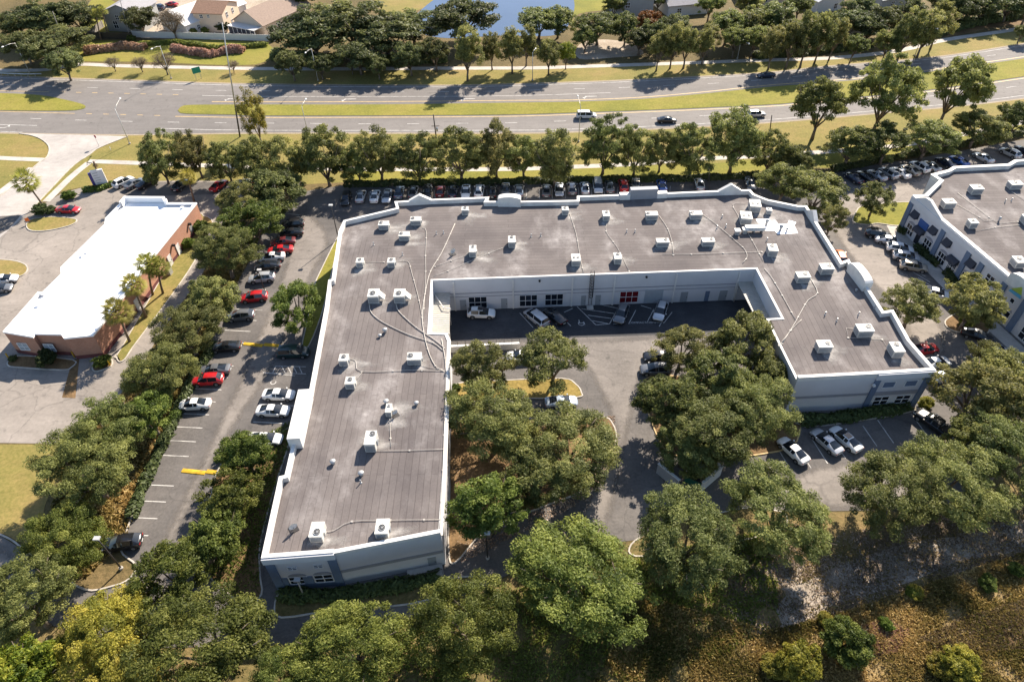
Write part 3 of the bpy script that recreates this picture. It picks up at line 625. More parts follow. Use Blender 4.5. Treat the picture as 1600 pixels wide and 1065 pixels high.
# courtyard wall details
cw = Wall(inner[4], inner[3])      # runs left to right, outwards = towards the courtyard
mb = MB(); cw.box(mb, 0.05, cw.L-.05, 3.55, 3.72, 0.0, .04); cw.box(mb, .05, cw.L-.05, 2.85, 2.98, 0, .03); mb.obj('wall_band', M_BAND, wh)
for x in (711,802,893,957,1050,1144,1176):
    a, z = cw.hit(x, 470); mb = MB(); cw.box(mb, a-.12, a+.12, 0.05, ZR-.25, .041, .17); mb.obj('downpipe', M_WHITE, wh)
for x0, x1, g in ((733,761,None),(812,839,None),(851.5,879,None),(966.5,994.5,M_REDGL)):
    a0, z0 = cw.hit(x0, 479); a1, _ = cw.hit(x1, 479)
    cw.window(wh, a0, a1, 0.42, 2.83, 3, 2, g, bar=.06, label='red film-covered window' if g else None)
for x0, x1 in ((719,729),(783,793),(907,914.5),(929,937.5),(1060,1071),(1119,1131)):
    a0, _ = cw.hit(x0, 478); a1, _ = cw.hit(x1, 478); cw.door(wh, a0, a1, 0.08, 2.3)
a0, _ = cw.hit(1099, 470); a1, _ = cw.hit(1106, 470); cw.door(wh, a0, a1, .08, 2.3, M_BLUE, label='slate blue door')
a0, _ = cw.hit(1005, 475); a1, _ = cw.hit(1033, 475)
mb = MB(); 
for k in range(12): cw.box(mb, a0, a1, .06+k*.24, .28+k*.24, -.05, .03+.015*(k % 2))
rd = mb.obj('rolling_door', M_TRIM, wh)
for x, y in ((843,438),(1010,432)):
    a, z = cw.hit(x, y); mb = MB(); cw.box(mb, a-.15, a+.15, z-.15, z+.15, .0, .3); mb.obj('wall_light', M_BLACK, wh)
# left front facade: projecting bay then plain bay
fw = Wall(outer[1], outer[0]); L = fw.L
fw.slab('pilaster', M_BLUE, wh, 0.0, .95, 0, ZR-.35, 0, .22); fw.slab('pilaster', M_BLUE, wh, L-.95, L-.02, 0, ZR-.35, 0, .22)
mb = MB(); fw.box(mb, .96, L-.96, 0, 1.0, 0, .12); fw.box(mb, L/2-.55, L/2+.55, 1.003, 2.6, 0, .118); fw.box(mb, .96, 1.6, 1.003, 2.6, 0, .118); mb.obj('base_course', M_BLUE, wh)
mb = MB(); fw.box(mb, -.1, L+.02, ZR-.34, ZP-.02, .01, .3); mb.obj('cornice', M_WALL, wh)
for a in (1.75, L/2+.7):
    fw.window(wh, a, a+2.1, 1.05, 2.7, 2, 2, arch=.6); 
for a in (1.95, L/2+.95): fw.window(wh, a+.2, a+1.2, 4.3, 4.95, 2, 2, bar=.07)
fw2 = Wall(outer[0], inner[-1]); L = fw2.L
mb = MB(); fw2.box(mb, .02, L-.02, 2.75, 3.35, 0, .05); mb.obj('wall_band', M_BAND, wh)
fw2.door(wh, L-2.0, L-1.0, .1, 2.3)
mb = MB(); fw2.box(mb, L-4.6, L-.4, 0, .5, .06, 1.5); mb.obj('entrance_landing', M_WALK, wh)
mb = MB(); mb.tube([fw2.P(L-5.2,1.4,.5), fw2.P(L-4.6,1.4,1.5), fw2.P(L-.5,1.4,1.5)], .04); mb.tube([fw2.P(L-4.6,1.4,.5), fw2.P(L-4.6,1.4,1.5)], .03); mb.tube([fw2.P(L-2.5,1.4,.5), fw2.P(L-2.5,1.4,1.5)], .03); mb.tube([fw2.P(L-.5,1.4,.5), fw2.P(L-.5,1.4,1.5)], .03); mb.obj('handrail', M_DARK, wh)
# right front facade
n_ = len(outer)
rw1 = Wall(outer[-1], outer[-2]); rw2 = Wall(outer[-2], outer[-3])
mb = MB(); rw1.box(mb, .02, rw1.L-.02, 2.9, 3.4, 0, .04); mb.obj('wall_band', M_BAND, wh)
L = rw2.L
rw2.slab('pilaster', M_BLUE, wh, 0.0, .8, 0, ZR-.35, 0, .22); rw2.slab('pilaster', M_BLUE, wh, L-.85, L-.02, 0, ZR-.35, 0, .22)
mb = MB(); rw2.box(mb, -.02, L+.1, ZR-.34, ZP-.02, .01, .3); mb.obj('cornice', M_WALL, wh)
mb = MB(); rw2.box(mb, .81, L-.86, 2.75, 3.5, 0, .1); mb.obj('wall_band', M_BAND, wh)
for a in (1.5, 4.7):
    rw2.window(wh, a, a+1.75, 4.3, 5.5, 1, 1, M_BLUE, name='shutter'); rw2.window(wh, a-.2, a+1.95, .8, 2.4, 2, 2)
for W_, x, y in ((rw2, 1371, 598),):
    mb = MB(); W_.box(mb, -.3, .05, 5.2, 5.5, .23, .6); mb.obj('wall_light', M_WHITE, wh)
# side walls: plain windows and pilasters the camera sees at a glancing angle
for k in range(1, 9):
    A, B = outer[k], outer[k+1]; w = Wall(B, A)
    if w.L > 6:
        for a in np.arange(1.5, w.L-2.5, 4.2): w.window(wh, a, a+2, .9, 2.6, 2, 2)
        mb = MB(); w.box(mb, .1, w.L-.1, 2.9, 3.4, 0, .04); mb.obj('wall_band', M_BAND, wh)
# sloping ribbed canopies in the two courtyard corners
def canopy(label, P, posts):
    t = thing('canopy', label, 'canopy', P[0]); M = Matrix.Translation(-Vector(P[0]))
    mb = MB(); a, b, c, d = [M @ Vector(p) for p in P]; n = 22
    dz = Vector((0, 0, -.12))
    mb.add([a,b,c,d,a+dz,b+dz,c+dz,d+dz], [(0,1,2,3),(7,6,5,4),(0,4,5,1),(1,5,6,2),(2,6,7,3),(3,7,4,0)]); sh = mb.obj('roof_sheet', M_CANOPY, t)
    mb = MB()
    for i in range(1, n):
        p, q = a.lerp(d, i/n), b.lerp(c, i/n); mb.tube([p+Vector((0,0,.02)), q+Vector((0,0,.02))], .035, 4)
    mb.obj('rib', M_CANOPY, sh)
    for p in posts:
        p = M @ Vector(p); mb = MB(); mb.tube([Vector((p.x, p.y, -P[0][2])), p], .07); mb.obj('post', M_WALLC, t)
    return t
zc0 = 4.0
cl = [at(672,457,zc0), at(703,457,zc0), at(702.5,521,zc0-.25), at(671,520.5,zc0-.25)]
canopy('cream ribbed canopy over the loading stair in the left corner of the courtyard', cl, [at(702,480,zc0-.12), at(702,519,zc0-.3)])
cr = [at(1152,440,zc0), at(1180,439,zc0), at(1214,500,zc0-.25), at(1188,511,zc0-.25)]
canopy('cream ribbed canopy over the loading stair in the right corner of the courtyard', cr, [at(1154,444,zc0-.12), at(1186,508,zc0-.3)])
for lab, pts in (('bent white stair rail above the left courtyard canopy', [(679,459),(693,481),(704,482)]), ('bent white stair rail above the right courtyard canopy', [(1176,490),(1196,504),(1205,520)])):
    P = wp(pts, 4.3); mb = MB(); o0 = P[0].copy(); mb.tube([p-o0 for p in P], .09, 6)
    for p in P: mb.tube([p-o0, p-o0-Vector((0,0,.6))], .04, 5)
    o = mb.obj('stair_rail', M_WHITE); o.location = o0; tag(o, lab, 'railing')
# ladder with safety cage on the courtyard wall
a, _ = cw.hit(922, 468); B = cw.P(a, .35, 0)
lad = thing('roof_ladder', 'dark caged access ladder climbing the courtyard wall to the roof', 'ladder', B)
def rel(p): return p - B
mb = MB()
for s_ in (-.28, .28): mb.tube([rel(cw.P(a+s_, .2, .3)), rel(cw.P(a+s_, .2, ZR+1.1))], .04, 6)
mb.obj('stile', M_DARK, lad); mb = MB()
for k in range(26): mb.tube([rel(cw.P(a-.28, .2, .4+k*.28)), rel(cw.P(a+.28, .2, .4+k*.28))], .022, 5)
mb.obj('rung', M_DARK, lad); mb = MB()
hoop = [( .36*math.cos(t), .2+.72*math.sin(t)) for t in np.linspace(0, math.pi, 9)]
for z in np.arange(2.4, ZR+1.1, .6): mb.tube([rel(cw.P(a+x, y, z)) for x, y in hoop], .035, 5)
for x, y in hoop[1::2]: mb.tube([rel(cw.P(a+x, y, 2.4)), rel(cw.P(a+x, y, ZR+1.05))], .03, 5)
mb.obj('safety_cage', M_DARK, lad)
mb = MB(); mb.box(-.55, .55, -1.1, -.1, -.0, .25); mb.obj('concrete_foot', M_WALK, lad, Matrix.Translation(rel(cw.P(a, 0, 0)) - Vector((0,0,0))))

# retaining wall with railing, south of the courtyard
A, B = at(704,551,0), at(812,546,0); w = Wall((A.x,A.y),(B.x,B.y))
t = thing('retaining_wall', 'low cream retaining wall with a dark railing at the courtyard edge', 'wall')
mb = MB(); w.box(mb, 0, w.L, 0, 1.25, -.3, 0); mb.obj('wall_body', M_WALLC, t); mb = MB(); w.box(mb, -.03, w.L+.03, 1.253, 1.36, -.36, .06); mb.obj('coping', M_WHITE, t)
mb = MB(); n = 9
for i in range(n+1): mb.tube([w.P(w.L*i/n, -.15, 1.36), w.P(w.L*i/n, -.15, 2.3)], .035, 5)
for z in (1.85, 2.3): mb.tube([w.P(0, -.15, z), w.P(w.L, -.15, z)], .03, 5)
mb.obj('railing', M_DARK, t)

# ---- brick building with the white roof
ZB = 4.6
bb = thing('brick_building', 'long low red-brick building with a bright white flat roof', 'building')
br = xy([(5,518),(51,526),(54,521),(96,522),(100,528),(145,523.5),(178,483),(207,444),(242,398),(276,356),(307,317),(261,317),(260,311),(195,310.5),(165,341),(164,350),(95,418),(96,428),(66,457),(60,456)], ZB)
walls_from('wall', br, 0, ZB-.25, M_BRICK, bb)
flat('roof', br, ZB-.45, M_TPO, bb)
brc = br if area(br) > 0 else br[::-1]
mb = MB(); ring(mb, offset(brc, -.06), .5, ZB-.26, ZB+.05, True); mb.obj('parapet', M_TPO, bb)
mb = MB(); ring(mb, offset(brc, -.03), .4, 0, .75, True); mb.obj('base_course', M_BRICKD, bb)
# raised north upstand round the recess
nl = [at(261,318,ZB), at(259,312,ZB), at(196,311.5,ZB), at(188,321,ZB)]; nl = [(p.x,p.y) for p in nl]
mb = MB(); ring(mb, nl, .45, ZB-.4, ZB+.75, False); mb.quad((*nl[0],ZB-.4),(*offset(nl,.45,False)[0],ZB-.4),(*offset(nl,.45,False)[0],ZB+.75),(*nl[0],ZB+.75)); mb.obj('raised_parapet', M_TPO, bb)
bwall = Wall(br[0], br[5]); 
for x0, y0, x1, y1, nm in ((31,536,45,547,'window'),(72,538,84,549,'window')):
    a0, z1 = bwall.hit(x0, y0); a1, z0 = bwall.hit(x1, y1); z0 = 1.2; z1 = 2.7; bwall.window(bb, a0, a0+1.6, z0, z1, 2, 2, M_TRIM, d=.45)
a0, _ = bwall.hit(124, 550); bwall.slab('rolling_door', M_WHITE, bb, a0, a0+2.3, .1, 2.5, -.1, .3)
a0, _ = bwall.hit(56, 546); bwall.door(bb, a0, a0+.9, .1, 2.2, M_WHITE)
bs = Wall(br[5], br[10])
for s_ in (6.5, 11, 23.5, 27): bs.door(bb, s_, s_+1.0, .1, 2.2, M_WHITE)
for s_ in (3, 33): bs.slab('louvre_panel', M_GALV, bb, s_, s_+1.1, 1.1, 2.4, 0, .04)
for s_ in (26, 33): bs.slab('wall_light', M_BLACK, bb, s_, s_+.35, 2.8, 3.2, .0, .55)
mb = MB(); bs.box(mb, 20.9, 21.9, .1, 1.2, .5, 1.2); mb.obj('meter_cabinet', M_GALV, bb)
for X, Y in ((510,540),(235,850),(1140,238),(540,517)):
    P = at(X/4, 266+Y/4, ZB-.45); mb = MB(); mb.box(-.25,.25,-.25,.25,0,.35); o = mb.obj('roof_vent', M_TPO); o.location = P; tag(o, {510:'small white roof vent near the middle of the brick building roof',235:'small white roof vent near the front left end of the brick building roof',1140:'small roof vent beside the far right corner of the brick building roof',540:'tiny pale roof vent at the centre of the brick building roof'}[X], 'vent')

# ---- right-hand building with awnings
rb = thing('shop_building', 'grey and slate-blue two-storey commercial building with dark awnings and windows', 'building')
f0, f1 = at(1427,306,ZP), at(1600,452,ZP); d_ = (f1-f0); fE = f0 + d_*1.55
rp = xy([(1427,306),(1445,305),(1469,282),(1455,273),(1482,266),(1490,261),(1575,257),(1585,251),(1640,247),(1760,240)], ZP)
fr_far = (rp[-1][0]-2, fE.y)
foot = rp + [fr_far, (fE.x, fE.y)]
walls_from('wall', foot, 0, ZR, M_WALL, rb); flat('roof', foot, ZR-.03, M_ROOFX, rb)
fc = foot if area(foot) > 0 else foot[::-1]
parapet(rb, fc, .5, ZR-.05, ZP, closed=True)
sw = Wall((f0.x,f0.y), (fE.x,fE.y))
def sa(x, y): return sw.hit(x, y)[0]
pts = [(1.0,ZR),(8.2,ZR),(8.2,ZP+.1),(5.6,ZP+1.0),(4.2,ZP+1.5),(3.0,ZP+1.4),(1.0,ZP+.15)]
mb = MB(); sw.poly(mb, pts, -.45, .1); mb.obj('parapet_gable', M_WHITE, rb); mb = MB(); sw.poly(mb, [(a, z-.25) for a, z in pts[2:]] + [(1.0,ZP-.6),(8.2,ZP-.6)][::1], .101, .14); mb.obj('gable_panel', M_WALL, rb)
mb = MB(); sw.box(mb, -.05, sw.L, ZR-.35, ZP-.02, .01, .25); mb.obj('cornice', M_WALL, rb)
for s_ in (0, 9.3, 16.0, 19.2, 24.6, 29.2, 36): sw.slab('pilaster', M_BLUE, rb, s_, s_+1.0, 0, ZR-.36, 0, .3)
for s_ in (1.6, 6.9, 10.8, 17.0): 
    mb = MB(); sw.poly(mb, [(s_,5.4),(s_+1.7,5.4),(s_+1.7,4.2),(s_,4.2)], .0, .1)
    a = [sw.P(s_,.1,5.4), sw.P(s_+1.7,.1,5.4), sw.P(s_+1.7,.75,4.25), sw.P(s_,.75,4.25), sw.P(s_,.1,4.25), sw.P(s_+1.7,.1,4.25)]
    mb.add(a, [(0,1,2,3),(0,3,4),(1,5,2),(3,2,5,4)]); mb.obj('awning', M_AWN, rb)
for s_, w_ in ((1.6,2.1),(6.7,2.0),(10.8,2.1),(13.6,1.9),(17.1,1.9)):
    sw.window(rb, s_, s_+w_, .5, 2.6, 3, 2, arch=.5)
for s_ in (21.4, 31.0, 33.6): sw.window(rb, s_, s_+1.7, 3.9, 5.5, 2, 2)
for s_ in (22.2, 26.4, 31.5): sw.window(rb, s_, s_+2.2, .4, 2.6, 2, 2, arch=.6)
sw.slab('sign_board', M_BSIGN, rb, 3.9, 6.3, 3.6, 4.9, 0, .2)
for s_ in (4.0, 13.4):
    mb = MB(); n = 9
    pr = [(.15+.95*math.sin(t), 2.7+.9*math.cos(t)) for t in np.linspace(0, math.pi/2, 6)]
    pts_ = [sw.P(s_, d, z) for d, z in pr] + [sw.P(s_+2.3, d, z) for d, z in pr]
    mb.add(pts_, [(i, i+1, 7+i, 6+i) for i in range(5)]); mb.add([sw.P(s_, .15, 2.7)] + pts_[:6], [(0,)+tuple(range(1,7))]); mb.add([sw.P(s_+2.3, .15, 2.7)] + pts_[6:], [(0,)+tuple(range(1,7))])
    mb.obj('awning', M_AWN, rb); sw.door(rb, s_+.5, s_+1.7, .1, 2.3, M_GLASS)
pts = [(25.0,ZR),(30,ZR),(30,ZP+.6)] + [(27.5+2.5*math.cos(t), ZP+.6+1.0*math.sin(t)) for t in np.linspace(.2, math.pi-.2, 9)] + [(25,ZP+.6)]
mb = MB(); sw.poly(mb, pts, -.9, .3); mb.obj('sign_parapet', M_WHITE, rb)
for tri, m_ in (([(26.5,ZR-.35),(28.0,ZP+.35),(28.6,ZR-.1)], M_LIME), ([(26.3,ZR-.9),(28.8,ZR-.7),(28.5,ZR-.15),(26.5,ZR-.45)], M_CYAN)):
    mb = MB(); sw.poly(mb, tri, .301, .36); mb.obj('sign_emblem', m_, rb)
sw.window(rb, 27.2, 28.0, 4.1, 4.9, 1, 1, d=.0)

# ---- houses beyond the highway
def house(px, w, d, hw, hr, yaw, wallm, roofm, label, wins=(), ridge='y', over=.5):
    P = at(*px); t = thing('house', label, 'house', P, R_(yaw))
    mb = MB(); mb.box(-w/2, w/2, 0, d, 0, hw)
    if ridge == 'y': mb.add([(-w/2,0,hw),(w/2,0,hw),(0,0,hw+hr),(-w/2,d,hw),(w/2,d,hw),(0,d,hw+hr)], [(0,1,2),(5,4,3)])
    else: mb.add([(-w/2,0,hw),(-w/2,d,hw),(-w/2,d/2,hw+hr),(w/2,0,hw),(w/2,d,hw),(w/2,d/2,hw+hr)], [(0,2,1),(3,4,5)])
    mb.obj('wall', wallm, t); mb = MB(); o = over; e = .12
    if ridge == 'y':
        k = hr/(w/2); E = w/2+o; z = hw-o*k
        for s_ in (-1, 1):
            q = [(s_*E,-o,z+.02),(0,-o,hw+hr+.02),(0,d+o,hw+hr+.02),(s_*E,d+o,z+.02)]; mb.add(q + [(a,b,c+.15) for a,b,c in q], [(0,1,2,3),(4,7,6,5),(0,4,5,1),(2,6,7,3),(3,7,4,0),(1,5,6,2)])
    else:
        k = hr/(d/2); z = hw-o*k
        for y0, y1 in ((-o, d/2), (d+o, d/2)):
            q = [(-w/2-o,y0,z+.02),(w/2+o,y0,z+.02),(w/2+o,y1,hw+hr+.02),(-w/2-o,y1,hw+hr+.02)]; mb.add(q + [(a,b,c+.15) for a,b,c in q], [(0,1,2,3),(4,7,6,5),(0,4,5,1),(1,5,6,2),(2,6,7,3),(3,7,4,0)])
    mb.obj('roof', roofm, t)
    W_ = {'f': Wall((-w/2,0),(w/2,0)), 'r': Wall((w/2,0),(w/2,d)), 'l': Wall((-w/2,d),(-w/2,0))}
    for k, a, z, ww, hh in wins: W_[k].window(t, a, a+ww, z, z+hh, 2, 2, bar=.1)
    return t
M_RBROWN = plain('brown_tile_roof', (0.25, 0.145, 0.095), 0.9, var=0.2, scale=2); M_RTAN = plain('tan_shingle_roof', (0.26, 0.19, 0.15), 0.9, var=0.15, scale=2)
M_RGREY = plain('grey_shingle_roof', (0.27, 0.26, 0.275), 0.9, var=0.15, scale=2); M_RWHITE = plain('white_metal_roof', (0.62, 0.61, 0.60), 0.5, var=0.05)
M_HGREY = plain('grey_siding', (0.33, 0.33, 0.32), 0.8, var=0.06); M_HCREAM = plain('cream_siding', (0.62, 0.50, 0.38), 0.8, var=0.05); M_HWHITE = plain('white_siding', (0.66, 0.64, 0.61), 0.8, var=0.05)
house((198,50), 12, 11, 5.8, 2.2, -8, M_HGREY, M_RGREY, 'grey two-storey house half hidden behind a tree at the dark fence', (('f',2.5,1,1.5,2.2),('f',7,1,1.2,2),('f',4,3.6,1.2,1.4)))
house((275,52), 12, 24, 3.4, 3.2, -33, M_HWHITE, M_RWHITE, 'white house with a broad pale metal gable roof behind the bare tree', (('f',2,1,2,1.2),('r',4,1,1,1.2)))
house((332,50), 9.5, 11, 5.6, 2.0, -9, M_HCREAM, M_RBROWN, 'cream two-storey house with a brown tiled roof', (('f',2,4,1,1.1),('f',4.5,4.2,.8,.9),('r',2.5,3.6,1.2,1.5),('r',6.5,3.6,1.2,1.5),('r',4.5,1,1.1,1.3)), ridge='x')
hd = house((392,52), 12, 22, 3.2, 3.4, -28, M_HCREAM, M_RTAN, 'tan-roofed house with a grey gable and a screened porch', (('r',6,1,1.4,1.3),('r',12,1,1.4,1.3)))
W_ = Wall((-5.5,-3.4),(5.5,-3.4)); mb = MB(); W_.box(mb, 0, 11, 2.5, 2.7, -3.3, .3); pc = mb.obj('porch_roof', M_RWHITE, hd)
mb = MB()
for k in range(7): W_.box(mb, k*1.8, k*1.8+.12, 0, 2.5, -.12, 0)
mb.obj('porch_frame', M_HWHITE, hd); mb = MB(); W_.box(mb, .1, 10.9, .05, 2.4, -.2, -.13); mb.obj('porch_screen', M_AWN, hd)
house((990,30), 12, 12, 5.6, 2.2, 4, M_HGREY, M_RWHITE, 'pale grey two-storey house among the trees beside the lake', (('f',3,3.4,1.4,1.6),('f',8,1,1.6,1.6)))
house((1075,24), 14, 12, 3.4, 2.6, 12, M_HWHITE, M_RGREY, 'single-storey house with a wide grey shingle roof behind the treetops', (('f',3,1,1.4,1.3),), ridge='x')
house((1295,18), 10, 13, 3.6, 2.6, 18, M_HWHITE, M_RWHITE, 'white gable-ended house showing between the trees top right', (('f',6.5,.6,1.2,1.6),))
house((1395,14), 11, 11, 3.4, 2.4, 20, M_HGREY, M_RWHITE, 'pale-roofed house almost hidden by dark trees', (('f',4,1,1.4,1.4),), ridge='x')
house((60,-10), 12, 12, 3.4, 2.4, -10, M_HWHITE, M_RWHITE, 'white-roofed house glimpsed behind the top left trees', (('f',4,1,1.4,1.4),))
house((1200,8), 12, 12, 3.2, 2.4, 10, M_HCREAM, M_RTAN, 'tan-roofed house behind the tall trees at the top edge', (('f',4,1,1.4,1.4),), ridge='x')

# fences and guard rail
def fence(px, h, mat, label, name='fence', post=3.0, th=.08):
    P = [Vector((p.x, p.y)) for p in wp(px)]; t = thing(name, label, 'fence')
    mb = MB(); n = 0; pm = []
    for a, b in zip(P, P[1:]):
        w = Wall(a, b); w.box(mb, 0, w.L, .05, h, -th/2, th/2)
        for s_ in np.arange(0, w.L, post): pm.append(w.P(s_, 0, 0))
    mb.obj('panel', mat, t)
    for p in pm:
        q = MB(); q.box(-.09,.09,-.09,.09,0,h+.12); q.obj('post', mat, t, Matrix.Translation(p))
    return t
fence([(209,58.5),(300,61),(431,65)], 1.9, M_HWHITE, 'long white vinyl garden fence in front of the houses', post=4)
fence([(138,61),(172,61),(209,62)], 2.0, M_DARK, 'dark wooden garden fence before the grey house', post=4)
fence([(138,61),(152,50),(163,42)], 2.0, M_TIMBER, 'weathered timber fence running back beside the grey house', post=4)
gr = thing('guard_rail', 'low galvanised roadside guard rail at the far left', 'guard rail')
P = wp([(-60,117),(0,118),(40,119.5),(66,119)]); mb = MB(); mb.tube([p+Vector((0,0,.65)) for p in P], .17, 6); mb.obj('rail', M_GALV, gr)
for p in resample(P, 2.0): q = MB(); q.box(-.08,.08,-.08,.08,0,.7); q.obj('post', M_TIMBER, gr, Matrix.Translation((p.x,p.y,0)))
# dumpster enclosure
E0, E1, E2 = at(1030,738), at(1066,762), at(1104,762)
def wall_piece(name, a, b, h, th, mat, label, cat='wall'):
    A = at(*a); B = at(*b); w = Wall((A.x,A.y),(B.x,B.y)); t = thing(name, label, cat, A)
    mb = MB(); w.box(mb, 0, w.L, 0, h, -th/2, th/2); mb.obj('panel', mat, t, Matrix.Translation(-A)); mb = MB(); w.box(mb, -.05, w.L+.05, h+.002, h+.1, -th/2-.06, th/2+.06); mb.obj('coping', M_WHITE, t, Matrix.Translation(-A)); return t
wall_piece('enclosure_wall', (1026,738), (1058,764), 2.0, .25, M_BAND, 'grey panel wall on the drive side of the dumpster enclosure')
wall_piece('enclosure_wall', (1094,768), (1124,742), 2.0, .25, M_WALL, 'pale wall on the right side of the dumpster enclosure')
wall_piece('enclosure_wall', (1062,716), (1124,742), 2.0, .25, M_WALL, 'rear wall of the dumpster enclosure under the trees')
D = at(1086, 752); dm = thing('dumpster', 'dark green steel dumpster inside the enclosure', 'dumpster', D, R_(-30))
mb = MB(); mb.prism([(-1.2,-.9),(1.2,-.9),(1.2,.9),(-1.2,.9)], .15, 1.5, top=[(-1.3,-1.0),(1.3,-1.0),(1.3,1.0),(-1.3,1.0)]); M_DUMP = plain('green_steel', (0.01, 0.075, 0.055), 0.5, var=0.2); mb.obj('bin', M_DUMP, dm)
mb = MB(); mb.add([(-1.3,-1.0,1.52),(1.3,-1.0,1.52),(1.3,1.0,1.75),(-1.3,1.0,1.75),(-1.3,-1.0,1.58),(1.3,-1.0,1.58),(1.3,1.0,1.81),(-1.3,1.0,1.81)], [(3,2,1,0),(4,5,6,7),(0,1,5,4),(1,2,6,5),(2,3,7,6),(3,0,4,7)]); mb.obj('lid', M_BLACK, dm)
for s_ in (-1, 1): q = MB(); q.box(s_*1.36-.06, s_*1.36+.06, -.6, .6, .8, 1.0); q.obj('lifting_sleeve', M_DUMP, dm)
# speed bumps
for px, lab in (((285,735,321,739),'left yellow speed bump across the lower car park lane'),((323,736.5,357,741),'right yellow speed bump across the lower car park lane'),((381,537,411,540),'left worn yellow speed bump across the upper car park lane'),((413,538,442,541),'right worn yellow speed bump across the upper car park lane')):
    A, B = at(*px[:2]), at(*px[2:]); w = Wall((A.x,A.y),(B.x,B.y)); mb = MB()
    pr = [(-.38,0),(-.28,.09),(0,.13),(.28,.09),(.38,0)]; vs_ = [w.P(a,d,z)-A for a in (0, w.L) for d, z in pr]
    mb.add(vs_, [(i,i+1,6+i,5+i) for i in range(4)] + [(4,3,2,1,0),(5,6,7,8,9)]); o = mb.obj('speed_bump', M_YPAINT); o.location = A + Vector((0,0,Z1)); tag(o, lab, 'speed bump')
# bollards at the brick building
for px, lab in (((15,561),'yellow bollard at the left front corner of the brick building'),((117,558),'yellow bollard left of the white rolling door'),((173,572),'yellow bollard right of the round bush at the rolling door')):
    mb = MB(); mb.tube([(0,0,0),(0,0,1.25)], .11, 10); mb.tube([(0,0,1.25),(0,0,1.33)], [.11,.04], 10); o = mb.obj('bollard', M_YPAINT); o.location = at(*px); tag(o, lab, 'bollard')

# ------------------------------------------------------------------ rooftop equipment
ac_n = [0]
def ac(px, w, d, h, label, fans=1, hood=False, rot=0.0, grp='rooftop air conditioners', z=None, fan_at=None):
    zr = (ZR-.03) if z is None else z
    P = at(px[0], px[1], zr); P.y += d/2
    t = thing('air_conditioner', label, 'air conditioner', P, R_(rot), grp)
    mb = MB(); mb.box(-w/2+.08, w/2-.08, -d/2+.08, d/2-.08, 0, .16); mb.obj('base_rail', M_GALV, t)
    mb = MB(); b = .04
    mb.prism([(-w/2,-d/2),(w/2,-d/2),(w/2,d/2),(-w/2,d/2)], .16, h-b); mb.prism([(-w/2-.03,-d/2-.03),(w/2+.03,-d/2-.03),(w/2+.03,d/2+.03),(-w/2-.03,d/2+.03)], h-b, h)
    cs = mb.obj('casing', M_ACW, t)
    mb = MB()
    mb.box(-w/2+.1, w/2-.1, -d/2-.03, -d/2-.004, .3, h*.78); mb.box(-w/2-.03, -w/2-.004, -d/2+.15, d/2-.2, .3, h*.78)
    n = max(4, int(w/.13))
    for i in range(n): x = -w/2+.1+(w-.2)*(i+.5)/n; mb.box(x-.012, x+.012, -d/2-.05, -d/2-.031, .3, h*.78)
    mb.obj('coil_panel', M_ACG, t)
    r = min(w, d)*.27 if fans == 1 else min(w/2, d)*.30
    spots = {1: [fan_at or (0, d*.12)], 2: [(-w*.22, -d*.05), (w*.24, -d*.05)]}[fans]
    for fx, fy in spots:
        mb = MB(); mb.tube([(fx,fy,h+.003),(fx,fy,h+.03)], r, 16); f = mb.obj('fan_well', M_BLACK, t)
        mb = MB()
        for rr in (r, r*.62, r*.3):
            mb.tube([(fx+rr*math.cos(a), fy+rr*math.sin(a), h+.06) for a in np.linspace(0, 2*math.pi, 17)], .014 if rr < r else .04, 4, cap=False)
        for a in np.arange(0, math.pi, math.pi/4): mb.tube([(fx-r*math.cos(a), fy-r*math.sin(a), h+.06),(fx+r*math.cos(a), fy+r*math.sin(a), h+.06)], .012, 4)
        mb.obj('guard', M_GALV, f)
        mb = MB(); mb.tube([(fx,fy,h+.032),(fx,fy,h+.05)], r*.25, 8); mb.obj('fan_hub', M_ACG, f)
    if hood:
        mb = MB(); x0, x1 = w/2+.02, w/2+.85
        mb.add([(x0,-d*.3,h*.45),(x0,d*.3,h*.45),(x0,d*.3,h),(x0,-d*.3,h),(x1,-d*.3,h*.4),(x1,d*.3,h*.4)], [(0,1,2,3),(3,2,5,4),(0,4,5,1),(0,3,4),(1,5,2)]); mb.obj('intake_hood', M_ACW, t)
    else:
        mb = MB(); mb.box(w/2+.004, w/2+.14, -.2, .25, .3, h*.7); mb.obj('control_box', M_ACG if ac_n[0] % 2 else M_ACW, t)
    ac_n[0] += 1
    return t
A = ac
A((600,360),1.8,1.3,1.15,'white roof unit leftmost in the farthest row, above the left wing',fan_at=(-.45,.1))
A((650,353),1.9,1.3,1.15,'white roof unit second from left in the farthest row',fan_at=(-.5,.1))
A((632,377),1.8,1.3,1.15,'white roof unit just below the two leftmost units of the farthest row',fan_at=(-.5,.1))
A((727,337),1.2,1.2,1.2,'small white roof unit third from left in the farthest row')
A((563,419),1.15,1.3,1.2,'left of two small roof units side by side at the top of the left wing')
A((612,419),1.2,1.3,1.2,'right of two small roof units side by side at the top of the left wing')
A((584.5,475),1.7,1.9,1.55,'left of two big hooded roof units side by side on the left wing',hood=True,fan_at=(-.1,-.1))
A((625,475),1.7,1.9,1.55,'right of two big hooded roof units side by side on the left wing',hood=True,fan_at=(-.1,-.1))
A((739,403),1.15,1.9,1.3,'tall white roof unit standing alone behind the left courtyard corner',fan_at=(0,.5))
A((800,388),1.2,1.9,1.3,'white roof unit midway between the courtyard wall and the arched rear parapet sign',fan_at=(0,.5))
A((883,337),1.15,1.2,1.2,'small white roof unit fourth from left in the farthest row')
A((947,346),1.2,1.7,1.2,'white roof unit fifth from left in the farthest row',fan_at=(.15,.35))
A((1018,345),2.1,1.3,1.2,'long white roof unit below the grey sign panel of the rear parapet',fan_at=(-.65,0))
